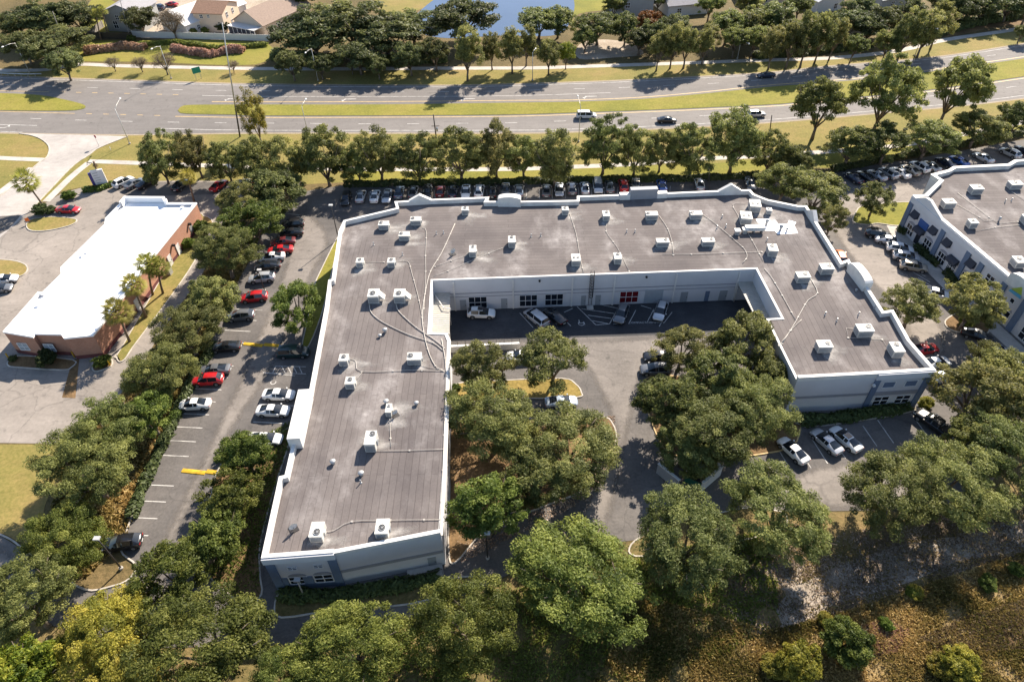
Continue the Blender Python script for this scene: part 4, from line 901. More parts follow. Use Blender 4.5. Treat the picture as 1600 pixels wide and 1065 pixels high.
A((1087,344),2.1,1.3,1.2,'long white roof unit rightmost in the farthest row before the kitchen vents',fan_at=(-.65,0))
A((900,417),1.45,1.9,1.3,'two-fan roof unit nearest the courtyard ladder',fans=2)
A((965,414),1.2,1.7,1.3,'single-fan roof unit right of the courtyard ladder',fan_at=(.1,.4))
A((1035,387),2.1,1.2,1.15,'left of two long roof units in the middle row',fan_at=(.55,.15))
A((1106,386),2.1,1.2,1.15,'right of two long roof units in the middle row',fan_at=(.6,.15))
A((1180,333),1.9,2.3,1.45,'big two-fan roof unit farthest back beside the white roof patch',fans=2,rot=-8)
A((1166,352),1.9,2.3,1.45,'big two-fan roof unit directly left of the white roof patch',fans=2,rot=-8)
A((1201,336),.9,.9,1.0,'tiny roof unit squeezed between the two-fan unit and the white patch',rot=-8)
A((1207,402),1.5,1.9,1.4,'tall roof unit below the white roof patch',rot=-6,fan_at=(0,.45))
A((1291,430),2.0,1.5,1.3,'right of two roof units near the arched side sign on the right wing',fan_at=(.5,.2))
A((1254,443),2.0,1.5,1.3,'left of two roof units near the arched side sign on the right wing',fan_at=(.4,.2))
A((1350,528),2.2,1.6,1.4,'large roof unit in the middle of the right wing',fan_at=(.55,.2))
A((1287,552),2.0,1.4,1.3,'roof unit nearest the courtyard gutter at the front of the right wing',fan_at=(.5,.1))
A((1401,560),1.5,2.0,1.4,'roof unit in the front right corner of the right wing',fan_at=(.1,.5))
A((538,573),1.25,1.35,1.25,'upper of two small square units on the left half of the left wing')
A((548,609),1.25,1.35,1.25,'lower of two small square units on the left half of the left wing')
A((648,571),2.0,1.5,1.2,'long roof unit close to the right edge of the left wing',fan_at=(-.55,.1))
A((608,652),.75,1.5,1.1,'narrow roof unit beside the round dish on the left wing',fan_at=(0,.3))
A((580,707),1.35,2.2,1.7,'tallest roof unit in the middle of the left wing',fan_at=(.2,.6))
A((496,848),1.45,1.9,1.35,'left of two roof units at the front end of the left wing',fan_at=(.1,-.35))
A((598,843),1.45,1.9,1.35,'right of two roof units at the front end of the left wing',fan_at=(0,-.2))
G2 = 'units on the shop building roof'
A((1525,305),2.0,1.6,1.35,'upper left unit on the shop building roof',grp=G2,fan_at=(.5,.2))
A((1586,297),2.2,1.5,1.2,'top right unit on the shop building roof',grp=G2)
A((1482,327),2.0,1.6,1.3,'roof unit nearest the gable of the shop building',grp=G2,fan_at=(.4,.2))
A((1519,358),1.35,1.35,1.3,'small square unit in the middle of the shop building roof',grp=G2)
A((1592,420),1.6,1.8,1.3,'unit beside the arched sign of the shop building',grp=G2)
A((1606,352),1.6,1.6,1.3,'unit cut by the right picture edge on the shop building roof',grp=G2)

AC_SPOTS = [o.location.copy() for o in bpy.data.objects if o.name.startswith('air_conditioner') and o.get('group') == 'rooftop air conditioners']
def pipe(name, px, r, label, lift=.12, mat=None, cat='roof pipe', z=None, n=4, grp=None):
    P = [p + Vector((0,0,lift)) for p in wp(smooth_px(px, n) if n > 1 else px, (ZR-.03) if z is None else z)]
    r *= .62; o0 = Vector((P[0].x, P[0].y, P[0].z - lift)); mb = MB(); mb.tube([p-o0 for p in P], r, 6)
    L = 0
    for a, b in zip(P, P[1:]):
        L += (b-a).length
        if L > 3.0: L = 0; q = b-o0; mb.box(q.x-.12, q.x+.12, q.y-.12, q.y+.12, 0, lift)
    o = mb.obj(name, mat or M_PIPE); o.location = o0; return tag(o, label, cat, grp)
for i, (px, r, lab) in enumerate([
    ([(577,476),(581,490),(600,505),(640,524),(676,536),(692,548)], .11, 'curved conduit from the left big hooded unit down to the right gutter'),
    ([(619,476),(624,488),(650,512),(680,532),(694,544)], .11, 'curved conduit from the right big hooded unit to the right gutter'),
    ([(711,350),(690,396),(673,424),(666,450),(661,480),(660,505),(668,545),(680,572),(693,580)], .10, 'long bent conduit from the small far unit past the courtyard corner'),
    ([(660,356),(666,362),(665,400),(665,440),(661,505)], .06, 'straight thin conduit running down the top of the left wing'),
    ([(617,410),(637,409),(643,425),(655,470),(662,510)], .06, 'thin conduit from the paired small units toward the gutter'),
    ([(572,410),(600,410)], .05, 'short conduit joining the paired small units'),
    ([(735,398),(705,408),(680,417)], .05, 'thin conduit from the lone tall unit to the courtyard corner'),
    ([(795,384),(748,403),(700,424),(678,432)], .05, 'long thin slanting conduit behind the courtyard corner'),
    ([(890,334),(900,365),(906,400),(912,428)], .06, 'conduit from the small far unit down to the courtyard gutter'),
    ([(950,344),(947,362),(965,388),(983,424)], .05, 'forked pale conduit between the middle units and the gutter'),
    ([(1030,338),(1043,358),(1050,380),(1052,399)], .07, 'conduit from the long unit under the grey sign panel'),
    ([(1035,398),(1080,398),(1130,396),(1190,394)], .06, 'straight conduit running right along the middle of the rear roof'),
    ([(1098,336),(1120,352),(1150,378),(1163,390),(1167,402),(1160,412)], .07, 'angled conduit from the rightmost far unit to the inner corner'),
    ([(1166,319),(1145,320),(1153,337),(1158,348),(1175,376),(1192,408)], .06, 'conduit looping round the two-fan units'),
    ([(1194,420),(1206,435),(1222,462),(1244,502)], .08, 'conduit down the left side of the right wing'),
    ([(1265,434),(1277,458),(1262,470),(1250,490),(1240,508),(1222,537)], .09, 'curving conduit from the paired units to the right wing gutter'),
    ([(1252,500),(1236,516),(1217,540)], .07, 'second conduit beside the curving one near the right wing gutter'),
    ([(1345,515),(1322,513),(1325,528),(1378,531),(1385,541)], .05, 'squared conduit round the large right wing unit'),
    ([(546,561),(556,565),(565,581),(640,579),(693,580)], .07, 'conduit crossing the left wing from the upper square unit'),
    ([(556,595),(566,582)], .05, 'short conduit from the lower square unit'),
    ([(658,572),(690,578)], .05, 'short conduit from the long unit to the right gutter'),
    ([(588,705),(640,704),(694,702)], .06, 'conduit from the tallest unit across to the right gutter'),
    ([(609,655),(611,700)], .05, 'short upright conduit below the narrow unit'),
    ([(506,831),(522,829),(550,815),(610,813),(690,812)], .06, 'conduit linking the front units to the right gutter'),
    ([(690,530),(697,580),(694,680),(691,760),(687,832)], .10, 'long pale conduit along the right edge of the left wing'),
    ]): pipe('roof_conduit', px, r, lab, n=1 if i in (11,17) else 3, grp='conduits on the warehouse roof')
for px, lab in (([(1495,320),(1530,340),(1538,346),(1552,345)],'conduit from the unit near the shop building gable'),([(1496,302),(1545,340),(1560,350),(1590,347)],'long slanting conduit over the shop building roof'),([(1524,362),(1555,356),(1592,352)],'conduit from the small square unit on the shop building roof'),([(1580,300),(1610,320)],'conduit beside the top right unit of the shop building')):
    pipe('roof_conduit', px, .06, lab, n=1, grp='conduits on the shop building roof')
# white patch, duct and fans
flatp = flat('roof_patch', [(p.x,p.y) for p in wp([(1181,342),(1210,341),(1216,350),(1231,349),(1233,344),(1244,347),(1241,352),(1247,364),(1215,366),(1211,360),(1190,360)], ZR)], ZR-.02, M_TPO, wh)
flatp['label'] = 'bright white coating patch round the kitchen vents'
D = at(1164,366,ZR-.03); t = thing('air_duct', 'long white sheet-metal duct below the white roof patch', 'air duct', D)
mb = MB(); mb.box(0, 3.4, .2, 1.1, .5, 1.2); mb.obj('duct', M_WHITE, t)
for x in (.3, 1.7, 3.1): q = MB(); q.box(x-.06, x+.06, .25, 1.05, 0, .5); q.obj('support', M_GALV, t)
for px, lab in (((1151,366),'left of two flat roof fans beside the long duct'),((1163,364),'right of two flat roof fans beside the long duct')):
    P = at(*px, ZR-.03); t = thing('exhaust_fan', lab, 'fan', P); mb = MB(); mb.box(-.35,.35,-.35,.35,0,.75); mb.obj('curb', M_GALV, t); mb = MB(); mb.box(-.5,.5,-.5,.5,.752,.95); mb.obj('cover', M_WHITE, t)
def mushroom(px, r, h, lab, z=None, mat=None):
    P = at(*px, (ZR-.03) if z is None else z); t = thing('roof_vent', lab, 'vent', P, 0, 'roof vents')
    mb = MB(); mb.tube([(0,0,0),(0,0,h*.6)], r*.6, 10); mb.obj('pipe', M_GALV, t); mb = MB(); mb.tube([(0,0,h*.55),(0,0,h*.75),(0,0,h*.95),(0,0,h)], [r*.8, r, r*.6, .05], 12); mb.obj('cap', mat or M_GALV, t)
for px, r, h, lab in (((1197,352),.35,1.3,'tall grease vent on the left half of the white patch'),((1219,360),.4,1.2,'grease vent in the middle of the white patch'),((1229,361),.25,.7,'small dark vent on the right half of the white patch'),
    ((604,630),.4,.7,'domed roof vent above the narrow unit on the left wing'),((651,632),.35,.6,'domed roof vent right of the narrow unit on the left wing'),((521,724),.4,.7,'domed roof vent alone on the left half of the left wing'),((565,742),.4,.7,'domed roof vent below the tallest unit of the left wing'),((602,519),.4,.8,'white domed vent between the curved conduits'),((594,526),.3,.5,'small vent beside the white domed vent'),
    ((1560,346),.25,1.0,'upright vent on the shop building roof conduit'),((1337,455),.2,.5,'small vent by the arched side sign')): mushroom(px, r, h, lab)
for px, lab in (((564,754),'upright vent pipe below the domed vents of the left wing'),((682,366),'left pipe of the pair behind the left courtyard corner'),((693,365),'right pipe of the pair behind the left courtyard corner'),((830,370),'left pipe of the pair between the lone unit and the small far unit'),((845,369),'right pipe of the pair between the lone unit and the small far unit'),((979,363),'left pipe of the pair below the fifth far unit'),((992,363),'right pipe of the pair below the fifth far unit'),((1120,357),'left pipe of the pair below the rightmost far unit'),((1134,355),'right pipe of the pair below the rightmost far unit'),((584,383),'short pipe near the rear left corner of the roof'),((629,399),'short pipe above the paired small units'),((1289,492),'pipe in the middle of the right wing roof'),((1307,502),'pipe just below the middle pipe of the right wing'),((1341,492),'pipe at the right side of the right wing'),((1366,482),'pipe close to the right parapet of the right wing'),((1198,376),'pipe just below the long duct'),((1570,316),'left pipe of the pair on the shop building roof'),((1580,314),'right pipe of the pair on the shop building roof'),((1128,340),'short pipe above the rightmost pipe pair')):
    P = at(*px, ZR-.03); mb = MB(); mb.tube([(0,0,0),(0,0,.65)], .07, 8); mb.tube([(0,0,0),(0,0,.12)], [.2,.08], 8); o = mb.obj('vent_pipe', M_GALV); o.location = P; tag(o, lab, 'vent pipe', 'vent pipes')
def dish(px, lab, s=.5):
    P = at(*px, ZR-.03); t = thing('satellite_dish', lab, 'satellite dish', P, .6)
    mb = MB(); mb.box(-.5,.5,-.5,.5,0,.06); mb.tube([(0,0,.06),(0,0,.8)], .04, 6); mb.obj('mast', M_DARK, t)
    mb = MB(); n = 12; vs_ = [(0,-.1,.8)] + [(s*math.cos(a), -.1-.12, .8+s*math.sin(a)) for a in np.linspace(0, 2*math.pi, n, endpoint=False)]
    mb.add(vs_, [(0, 1+i, 1+(i+1) % n) for i in range(n)]); mb.obj('reflector', M_WHITE, t); mb = MB(); mb.tube([(0,-.1,.5),(0,-.7,.75)], .03, 5); mb.obj('feed_arm', M_DARK, t)
dish((707,397),'satellite dish lying tilted left of the lone tall roof unit'); dish((459,826),'satellite dish at the front left corner of the left wing roof'); dish((617,648),'round dish beside the narrow roof unit',.4)

# ------------------------------------------------------------------ cars
PAINT = {k: plain('paint_'+k, c, .32, m, var=0, coat=.8) for k, (c, m) in dict(white=((.72,.72,.71),0), silver=((.50,.51,.53),.45), grey=((.16,.165,.175),.4), black=((.012,.012,.014),.1), red=((.42,.012,.016),.05), maroon=((.12,.02,.025),.2), blue=((.015,.075,.30),.2), navy=((.015,.022,.05),.2), green=((.01,.035,.035),.2), beige=((.42,.37,.30),.4), bluegrey=((.11,.15,.21),.4), paleblue=((.40,.47,.56),.35), orange=((.75,.15,.01),.05)).items()}
SPEC = {
 'sedan': dict(st=[(-2.42,.62,.42,.70,.73,.50),(-2.36,.76,.32,.90,.94,.62),(-2.1,.87,.24,.98,1.03,.70),(-1.78,.91,.2,.99,1.08,.68),(-.70,.92,.2,.96,1.40,.55),(-.20,.92,.2,.95,1.45,.57),(-.10,.92,.2,.95,1.45,.57),(.35,.92,.2,.93,1.40,.55),(1.30,.92,.2,.91,.99,.70),(1.95,.89,.22,.80,.87,.64),(2.28,.78,.3,.67,.72,.54),(2.42,.58,.42,.56,.58,.42)], rw=(3,4), ro=(4,7), ws=(7,8), b=5, ax=(-1.42,1.47), r=.33),
 'suv': dict(st=[(-2.36,.64,.45,.78,.82,.55),(-2.30,.82,.32,1.02,1.07,.66),(-2.18,.90,.26,1.06,1.15,.70),(-1.62,.93,.24,1.06,1.62,.57),(-.35,.95,.24,1.03,1.69,.60),(-.25,.95,.24,1.03,1.69,.60),(.30,.95,.24,1.01,1.62,.57),(1.25,.94,.24,1.0,1.12,.72),(1.9,.91,.26,.93,1.0,.66),(2.24,.82,.32,.80,.85,.56),(2.38,.62,.45,.64,.67,.44)], rw=(2,3), ro=(3,6), ws=(6,7), b=4, ax=(-1.4,1.42), r=.37),
 'van': dict(st=[(-2.5,.75,.4,.8,.84,.66),(-2.45,.90,.28,1.05,1.1,.78),(-2.38,.96,.24,1.08,1.18,.8),(-2.15,.98,.22,1.08,1.76,.70),(-.3,.98,.22,1.05,1.80,.72),(-.2,.98,.22,1.05,1.80,.72),(.75,.98,.22,1.02,1.74,.70),(1.62,.96,.22,1.0,1.16,.76),(2.1,.93,.24,.92,.98,.70),(2.42,.84,.32,.76,.8,.6),(2.52,.66,.45,.62,.64,.5)], rw=(2,3), ro=(3,6), ws=(6,7), b=4, ax=(-1.5,1.55), r=.35),
 'hatch': dict(st=[(-2.05,.68,.42,.78,.82,.58),(-2.0,.82,.3,.97,1.02,.68),(-1.85,.87,.24,1.0,1.1,.70),(-1.25,.89,.22,.99,1.44,.58),(-.2,.89,.22,.96,1.5,.6),(-.1,.89,.22,.96,1.5,.6),(.5,.89,.22,.94,1.45,.58),(1.2,.89,.22,.93,1.03,.70),(1.75,.86,.24,.84,.9,.64),(2.02,.76,.3,.7,.74,.55),(2.1,.6,.42,.6,.62,.45)], rw=(2,3), ro=(3,6), ws=(6,7), b=4, ax=(-1.25,1.3), r=.32),
 'pickup': dict(st=[(-2.9,.80,.5,.9,.92,.78),(-2.86,.94,.4,1.12,1.14,.86),(-2.8,.96,.35,1.14,1.16,.88),(-1.0,.97,.3,1.14,1.17,.88),(-.95,.97,.3,1.14,1.22,.84),(-.85,.97,.3,1.14,1.82,.68),(.1,.97,.3,1.12,1.86,.70),(.2,.97,.3,1.12,1.86,.70),(.75,.97,.3,1.1,1.80,.68),(1.4,.97,.3,1.1,1.24,.80),(2.3,.95,.32,1.06,1.12,.76),(2.75,.88,.38,.95,.98,.66),(2.85,.7,.5,.8,.82,.55)], rw=(4,5), ro=(5,8), ws=(8,9), b=6, ax=(-1.85,1.85), r=.42),
}
MESHC = {}
def car_parts(kind):
    S = SPEC[kind]; st = S['st']; n = len(st); rings = []
    for x, hw, zl, zb, zt, rw in st:
        h = [(0,zl),(.8*hw,zl),(hw*.97,zl+.12),(hw,(zl+zb)/2),(hw*.985,zb-.05),(hw*.93,zb),(rw,zt-.035),(rw*.72,zt),(0,zt+.02)]
        rings.append([(x,y,z) for y, z in h] + [(x,-y,z) for y, z in h[-2:0:-1]])
    m = len(rings[0]); vs_ = [p for r in rings for p in r]
    out = {k: [] for k in ('body','windshield','rear_window','sl','sr')}
    for i in range(n-1):
        for j in range(m):
            j2 = (j+1) % m; f = (i*m+j, i*m+j2, (i+1)*m+j2, (i+1)*m+j); k = 'body'
            top = j in (6,7,8,9); sidel = j == 5; sider = j == 10
            if i == S['ws'][0] and top: k = 'windshield'
            elif i == S['rw'][0] and top: k = 'rear_window'
            elif S['ro'][0] <= i < S['ro'][1] and i != S['b'] and sidel: k = 'sl'
            elif S['ro'][0] <= i < S['ro'][1] and i != S['b'] and sider: k = 'sr'
            elif i in (S['ws'][0],) and (sidel or sider): k = 'sl' if sidel else 'sr'
            out[k].append(f)
    out['body'] += [tuple(range(m)), tuple(range((n-1)*m, n*m))]
    def sub(fs):
        mb = MB(); ids = sorted({i for f in fs for i in f}); mp = {a: b for b, a in enumerate(ids)}
        mb.add([vs_[i] for i in ids], [[mp[i] for i in f] for f in fs], 0, True); return mb
    return S, {k: sub(v) for k, v in out.items()}
def car_proto(kind, paint):
    if (kind, paint) in MESHC: return MESHC[(kind, paint)]
    S, P = car_parts(kind)
    me = P['body'].mesh('body', PAINT[paint]); bm = bmesh.new(); bm.from_mesh(me)
    for e in bm.edges:
        if len(e.link_faces) == 2 and e.calc_face_angle(0) > R_(42): e.smooth = False
    bm.to_mesh(me); bm.free()
    parts = [('body', me, None, [])]
    for k, nm in (('windshield','windshield'),('rear_window','rear_window'),('sl','side_window'),('sr','side_window')):
        parts.append((nm, P[k].mesh(nm, M_CARGLASS), None, []))
    st = S['st']; hw = max(s[1] for s in st); xf, xr = st[-1][0], st[0][0]; r = S['r']
    for ax in S['ax']:
        for s_ in (-1, 1):
            mb = MB(); y1 = s_*(hw+.015); y0 = s_*(hw-.22); mb.tube([(ax,y0,r),(ax,y1,r)], r, 18)
            rb_ = MB(); rb_.tube([(ax,s_*(hw+.016),r),(ax,s_*(hw+.035),r)], r*.62, 10)
            ar = MB(); ar.tube([(ax,s_*(hw-.16),r+.04),(ax,s_*(hw+.008),r+.04)], r*1.16, 18)
            parts.append(('wheel', mb.mesh('wheel', M_TYRE), None, [('rim', rb_.mesh('rim', M_RIM))])); parts.append(('wheel_arch', ar.mesh('wheel_arch', M_BLACK), None, []))
    for s_ in (-1, 1):
        f = st[-2]; q = st[-3]; mb = MB()
        mb.add([(f[0]+.03, s_*f[1]*.98, f[3]-.06),(f[0]+.05, s_*f[1]*.62, f[3]-.04),(f[0]+.05, s_*f[1]*.62, f[3]-.18),(f[0]+.03, s_*f[1]*.98, f[3]-.2),(q[0]+.1, s_*(q[1]+.01), q[3]-.04),(q[0]+.1, s_*(q[1]+.01), q[3]-.16)], [(0,1,2,3),(0,3,5,4),(0,4,1)])
        parts.append(('headlight', mb.mesh('headlight', M_HEAD), None, []))
        g = st[1]; mb = MB(); mb.box(g[0]-.04, g[0]+.16, min(s_*(g[1]+.015), s_*g[1]*.58), max(s_*(g[1]+.015), s_*g[1]*.58), g[3]-.2, g[3]-.03)
        parts.append(('taillight', mb.mesh('taillight', M_TAIL), None, []))
        w0 = st[S['ws'][0]+1]; mb = MB(); x = w0[0]-.3; mb.box(x-.09, x+.09, min(s_*(hw+.03), s_*(hw+.2)), max(s_*(hw+.03), s_*(hw+.2)), w0[3]-.02, w0[3]+.12)
        parts.append(('mirror', mb.mesh('mirror', PAINT[paint]), None, []))
    mb = MB(); mb.box(xf-.06, xf+.012, -.5, .5, st[-1][2]-.06, st[-1][2]+.1); parts.append(('grille', mb.mesh('grille', M_BLACK), None, []))
    mb = MB(); mb.box(xr-.012, xr+.03, -.26, .26, st[0][3]-.2, st[0][3]-.07); parts.append(('number_plate', mb.mesh('number_plate', M_FRAME), None, []))
    if kind == 'pickup':
        mb = MB(); mb.box(-2.72, -1.08, -.76, .76, 1.15, 1.20); parts.append(('load_bed', mb.mesh('load_bed', M_BLACK), None, []))
    if kind in ('suv', 'van'):
        for s_ in (-1, 1): mb = MB(); mb.tube([(-1.6,s_*.6,1.74),(.2,s_*.6,1.76)], .025, 5); parts.append(('roof_rail', mb.mesh('roof_rail', M_DARK), None, []))
    MESHC[(kind, paint)] = parts; return parts
def car(px, yaw, kind, paint, label, group=None, z=Z1+.01, sun=False, nm='parked_car'):
    P = at(px[0], px[1], z + .5); P.z = z
    t = thing({'van':'minivan','pickup':'pickup_truck'}.get(kind, nm), label, {'van':'minivan','pickup':'pickup truck','suv':'suv'}.get(kind, 'car'), P, R_(yaw), group)
    for nm_, me, _, subs in car_proto(kind, paint):
        o = link(nm_, me, t)
        for sn, sme in subs: link(sn, sme, o)
    if sun:
        zt = max(s[4] for s in SPEC[kind]['st']); mb = MB(); mb.box(-.55, .3, -.42, .42, zt-.02, zt+.025); mb.obj('sunroof', M_CARGLASS, t)
    return t
G = 'cars along the left car park lane'
for r in [
 ((457,351),-172,'suv','black','black suv deep in shade, farthest up the left car park lane'),((455,364),-172,'sedan','black','black sedan second farthest up the left car park lane'),
 ((442,378),-172,'sedan','maroon','dark maroon sedan directly above the bright red sedan'),((438,391),-172,'sedan','red','bright red sedan between the maroon and the white sedan'),
 ((425,402),-172,'sedan','white','white sedan just below the bright red sedan'),((418,416),-172,'sedan','black','black sedan just below the white sedan in the upper lane'),
 ((409,435),-172,'suv','silver','silver suv just above the tree island of the left lane'),((397,465),-172,'suv','red','red suv half covered by an oak at mid lane'),
 ((376,494),-174,'suv','grey','dark grey suv parked alone below the red suv'),((353,542),-175,'sedan','black','black sedan parked alone left of the upper speed bumps'),
 ((336,578),-176,'sedan','grey','dark grey sedan touching the shade above the red suv'),((325,594),-176,'suv','red','red suv between the dark grey sedan and the white sedan'),
 ((304,632),-177,'sedan','white','white sedan parked alone at the last occupied stall below the red suv'),((192,848),-172,'suv','black','big black suv at the bottom end of the left lane'),
 ((459,551),2,'van','green','dark green minivan in the warehouse shade below the lone oak'),((436,617),-3,'sedan','white','upper of two white sedans beside the left wing'),
 ((427,642),-3,'sedan','white','lower of two white sedans beside the left wing'),((415,686),-3,'sedan','white','white sedan half hidden by trees beside the left wing')]: car(*r, G)
G = 'cars at the brick building'
for r in [((193,285),55,'suv','white','white suv next to the monument sign'),((211,287),58,'sedan','grey','dark grey sedan between the white suv and a black car'),((229,287),58,'sedan','black','black sedan right of the dark grey sedan near the sign'),
 ((283,290),75,'suv','black','black suv alone in front of the yellowish palm'),((342,290),70,'sedan','red','red sedan in the shade right of the yellowish palm'),((378,289),68,'suv','silver','silver suv in tree shade between two red cars'),((403,288),66,'hatch','red','red hatchback mostly hidden by the row of oaks'),
 ((107,328),-4,'sedan','red','red sedan driving past the palm island'),((6,437),12,'sedan','white','white sedan cut by the left picture edge'),((-3,452),14,'sedan','grey','grey car at the left picture edge below the white sedan')]: car(*r, G)
G = 'cars in the row behind the warehouse'
ROW = [(541,311,'suv','black','big black suv'),(564,307,'sedan','silver','silver sedan'),(586,307,'sedan','white','white sedan'),(605,307,'sedan','silver','silver sedan'),(624,301,'suv','bluegrey','blue-grey suv'),(646,300,'sedan','grey','dark grey sedan'),(668,299,'sedan','black','black sedan'),(688,299,'hatch','maroon','maroon hatchback'),(708,299,'sedan','navy','navy sedan'),(728,300,'sedan','white','white sedan'),(749,299,'suv','white','white suv'),(770,299,'sedan','black','black sedan'),(790,297,'sedan','grey','dark grey sedan'),(811,298,'sedan','silver','silver sedan'),(854,298,'sedan','grey','grey sedan in shade'),(874,297,'sedan','silver','silver sedan'),(894,295,'suv','grey','grey suv'),(914,294,'sedan','silver','silver sedan'),(934,292,'van','silver','silver minivan'),(953,292,'sedan','grey','dark grey sedan'),(974,290,'suv','red','red suv'),(994,288,'sedan','beige','beige sedan'),(1034,290,'sedan','blue','bright blue sedan'),(1093,288,'sedan','silver','silver sedan'),(1172,287,'sedan','grey','grey sedan')]
ORD = ['','first','second','third','fourth','fifth','sixth','seventh','eighth','ninth','tenth','eleventh','twelfth','thirteenth','fourteenth','fifteenth','sixteenth','seventeenth','eighteenth','nineteenth','twentieth','twenty-first','twenty-second','twenty-third','twenty-fourth','twenty-fifth','twenty-sixth','twenty-seventh','twenty-eighth']
for i, (x, y, k, p, s) in enumerate(ROW): car((x, y), (88 if i % 3 else -91)+random.uniform(-2,2) - (x-800)*.01, k, p, f'{s}, {ORD[i+1]} car from the left behind the warehouse', G)
G = 'cars in the row behind the shop building'
ROW2 = [(1333,278,'sedan','navy','navy sedan'),(1352,276,'sedan','black','black sedan'),(1370,274,'sedan','silver','silver sedan'),(1388,271,'suv','silver','silver suv'),(1407,270,'sedan','white','white sedan'),(1422,266,'sedan','beige','beige sedan'),(1437,261,'suv','white','white suv'),(1454,260,'sedan','silver','silver sedan'),(1477,254,'sedan','navy','navy sedan'),(1498,252,'sedan','blue','blue sedan'),(1536,247,'sedan','silver','silver sedan'),(1578,240,'suv','silver','silver suv'),(1602,236,'sedan','navy','navy sedan')]
for i, (x, y, k, p, s) in enumerate(ROW2): car((x, y), 112+random.uniform(-2,2), k, p, f'{s}, {ORD[i+1]} car from the left in the top right row', G)
G = 'cars in front of the shop building'
for r in [((1372,367),-18,'suv','black','black suv under the small tree, nearest the shop building corner'),((1388,376),-18,'sedan','silver','silver sedan just below the black suv at the shop building'),((1406,389),-18,'suv','white','white suv in the middle of the shop building row'),((1416,402),-18,'suv','silver','silver suv below the white suv at the shop building'),((1427,417),-18,'suv','beige','pale suv lowest of the open shop building row'),((1461,458),-25,'sedan','white','white sedan behind the thin trees at the shop building'),
 ((1313,402),85,'hatch','orange','orange car peeping over the warehouse parapet'),((1443,546),10,'sedan','red','red sedan half hidden by the right wing parapet'),((1461,567),10,'sedan','white','white sedan at the front right corner of the right wing'),((1471,590),10,'sedan','paleblue','pale blue sedan below the white sedan at the right wing corner'),
 ((1527,524),-30,'sedan','black','black sedan in deep shade at the bottom of the shop building walk'),((1553,548),-20,'suv','silver','silver suv in the shade near the right picture edge'),((1578,570),-15,'pickup','white','white pickup at the right picture edge')]: car(*r, G)
G = 'cars in front of the right wing'
for r in [((1239,704),118,'sedan','white','white sedan half under the oaks, leftmost in front of the right wing'),((1291,690),118,'sedan','silver','silver sedan in front of the right wing'),((1321,686),118,'sedan','white','white sedan with a sunroof in front of the right wing',None,Z1+.01,True),((1459,663),120,'pickup','black','black pickup beside the yellow shrub')]: car(*r[:5], G, sun=len(r) > 5)
G = 'cars in the courtyard'
for r in [((752,490),-4,'suv','white','white suv with a dark sunroof along the courtyard wall',True),((838,497),128,'van','silver','silver-white minivan parked at an angle in the courtyard'),((867,494),128,'sedan','black','black sedan right of the angled minivan'),((971,491),-112,'suv','grey','dark grey suv between the hatched bay and the lettering'),((1032,487),-112,'suv','silver','silver suv right of the pavement lettering'),((815,557),178,'sedan','white','white sedan below the retaining wall'),((877,628),4,'sedan','paleblue','pale blue sedan half hidden by an oak at the left island'),((1029,557),178,'sedan','black','dark sedan peeping left of the upper courtyard oaks'),((1024,578),178,'suv','grey','grey suv below the dark sedan at the courtyard oaks')]: car(*r[:5], G, z=.052 if r[0][1] < 520 else Z1+.01, sun=len(r) > 5)
G = 'cars on the highway'
for r in [((916,181),-1,'van','white','white minivan driving on the near carriageway'),((1042,188),1,'sedan','black','black sedan driving on the near carriageway'),((1181,179),4,'suv','silver','silver suv driving on the near carriageway'),((1197,118),184,'sedan','navy','dark car in tree shade on the far carriageway')]: car(*r, G, nm='moving_car')
car((268,7),160,'sedan','red','red car beside the white metal-roofed house'); car((249,12),150,'suv','navy','dark suv in the yard left of the white metal-roofed house'); car((330,2),170,'sedan','silver','silver car on the street behind the houses')

# ------------------------------------------------------------------ lamps, poles, signs
def lamp(base, top, tip, label, mat=None, box=False, hmax=None):
    B = at(*base); best = min(np.arange(2, 16, .05), key=lambda h: abs(proj(B + Vector((0,0,h)))[1] - top[1])); h = float(best)
    t = thing('street_lamp' if not box else 'car_park_lamp', label, 'lamp', B, 0, 'street lamps' if not box else 'car park lamps')
    mb = MB(); mb.tube([(0,0,0),(0,0,h)], [.11,.06], 8); mb.obj('post', mat or M_LAMP, t)
    mb = MB(); mb.tube([(0,0,0),(0,0,.35)], .24, 8); mb.obj('footing', M_WALK, t)
    T = at(tip[0], tip[1], h+.4) - B; T = Vector((T.x, T.y, h+.4))
    if box:
        mb = MB(); mb.box(T.x-.35, T.x+.35, T.y-.25, T.y+.25, h-.05, h+.15); mb.obj('lamp_head', M_GALV if mat is None else M_LAMP, t)
    else:
        mb = MB(); mb.tube([(0,0,h-.15),(T.x*.4,T.y*.4,h+.25),(T.x,T.y,h+.4)], .05, 6); mb.obj('arm', M_LAMP, t)
        d = Vector((T.x,T.y,0)).normalized()*.45; mb = MB(); mb.tube([T-d*.3, T+d*.2, T+d*1.0, T+d*1.5], [.07,.17,.19,.08], 8); mb.obj('lamp_head', M_SIGNW, t)
    return t
def proj(P):
    X, Y, Z = P[0], P[1], P[2]-CAM_H
    dep = Y*math.cos(PITCH)-Z*math.sin(PITCH); u = FPX*X/dep; v = FPX*(-Y*math.sin(PITCH)-Z*math.cos(PITCH))/dep
    c, s = math.cos(-ROLL), math.sin(-ROLL); return (c*u-s*v+800, s*u+c*v+532.5)
lamp((46,113),(20,67),(5,73),'street lamp at the far left of the far carriageway'); lamp((268,123),(248,72),(238,76),'street lamp between the bare saplings and the green sign'); lamp((497,126),(486,76),(478,82),'street lamp before the big dark oaks on the far verge')
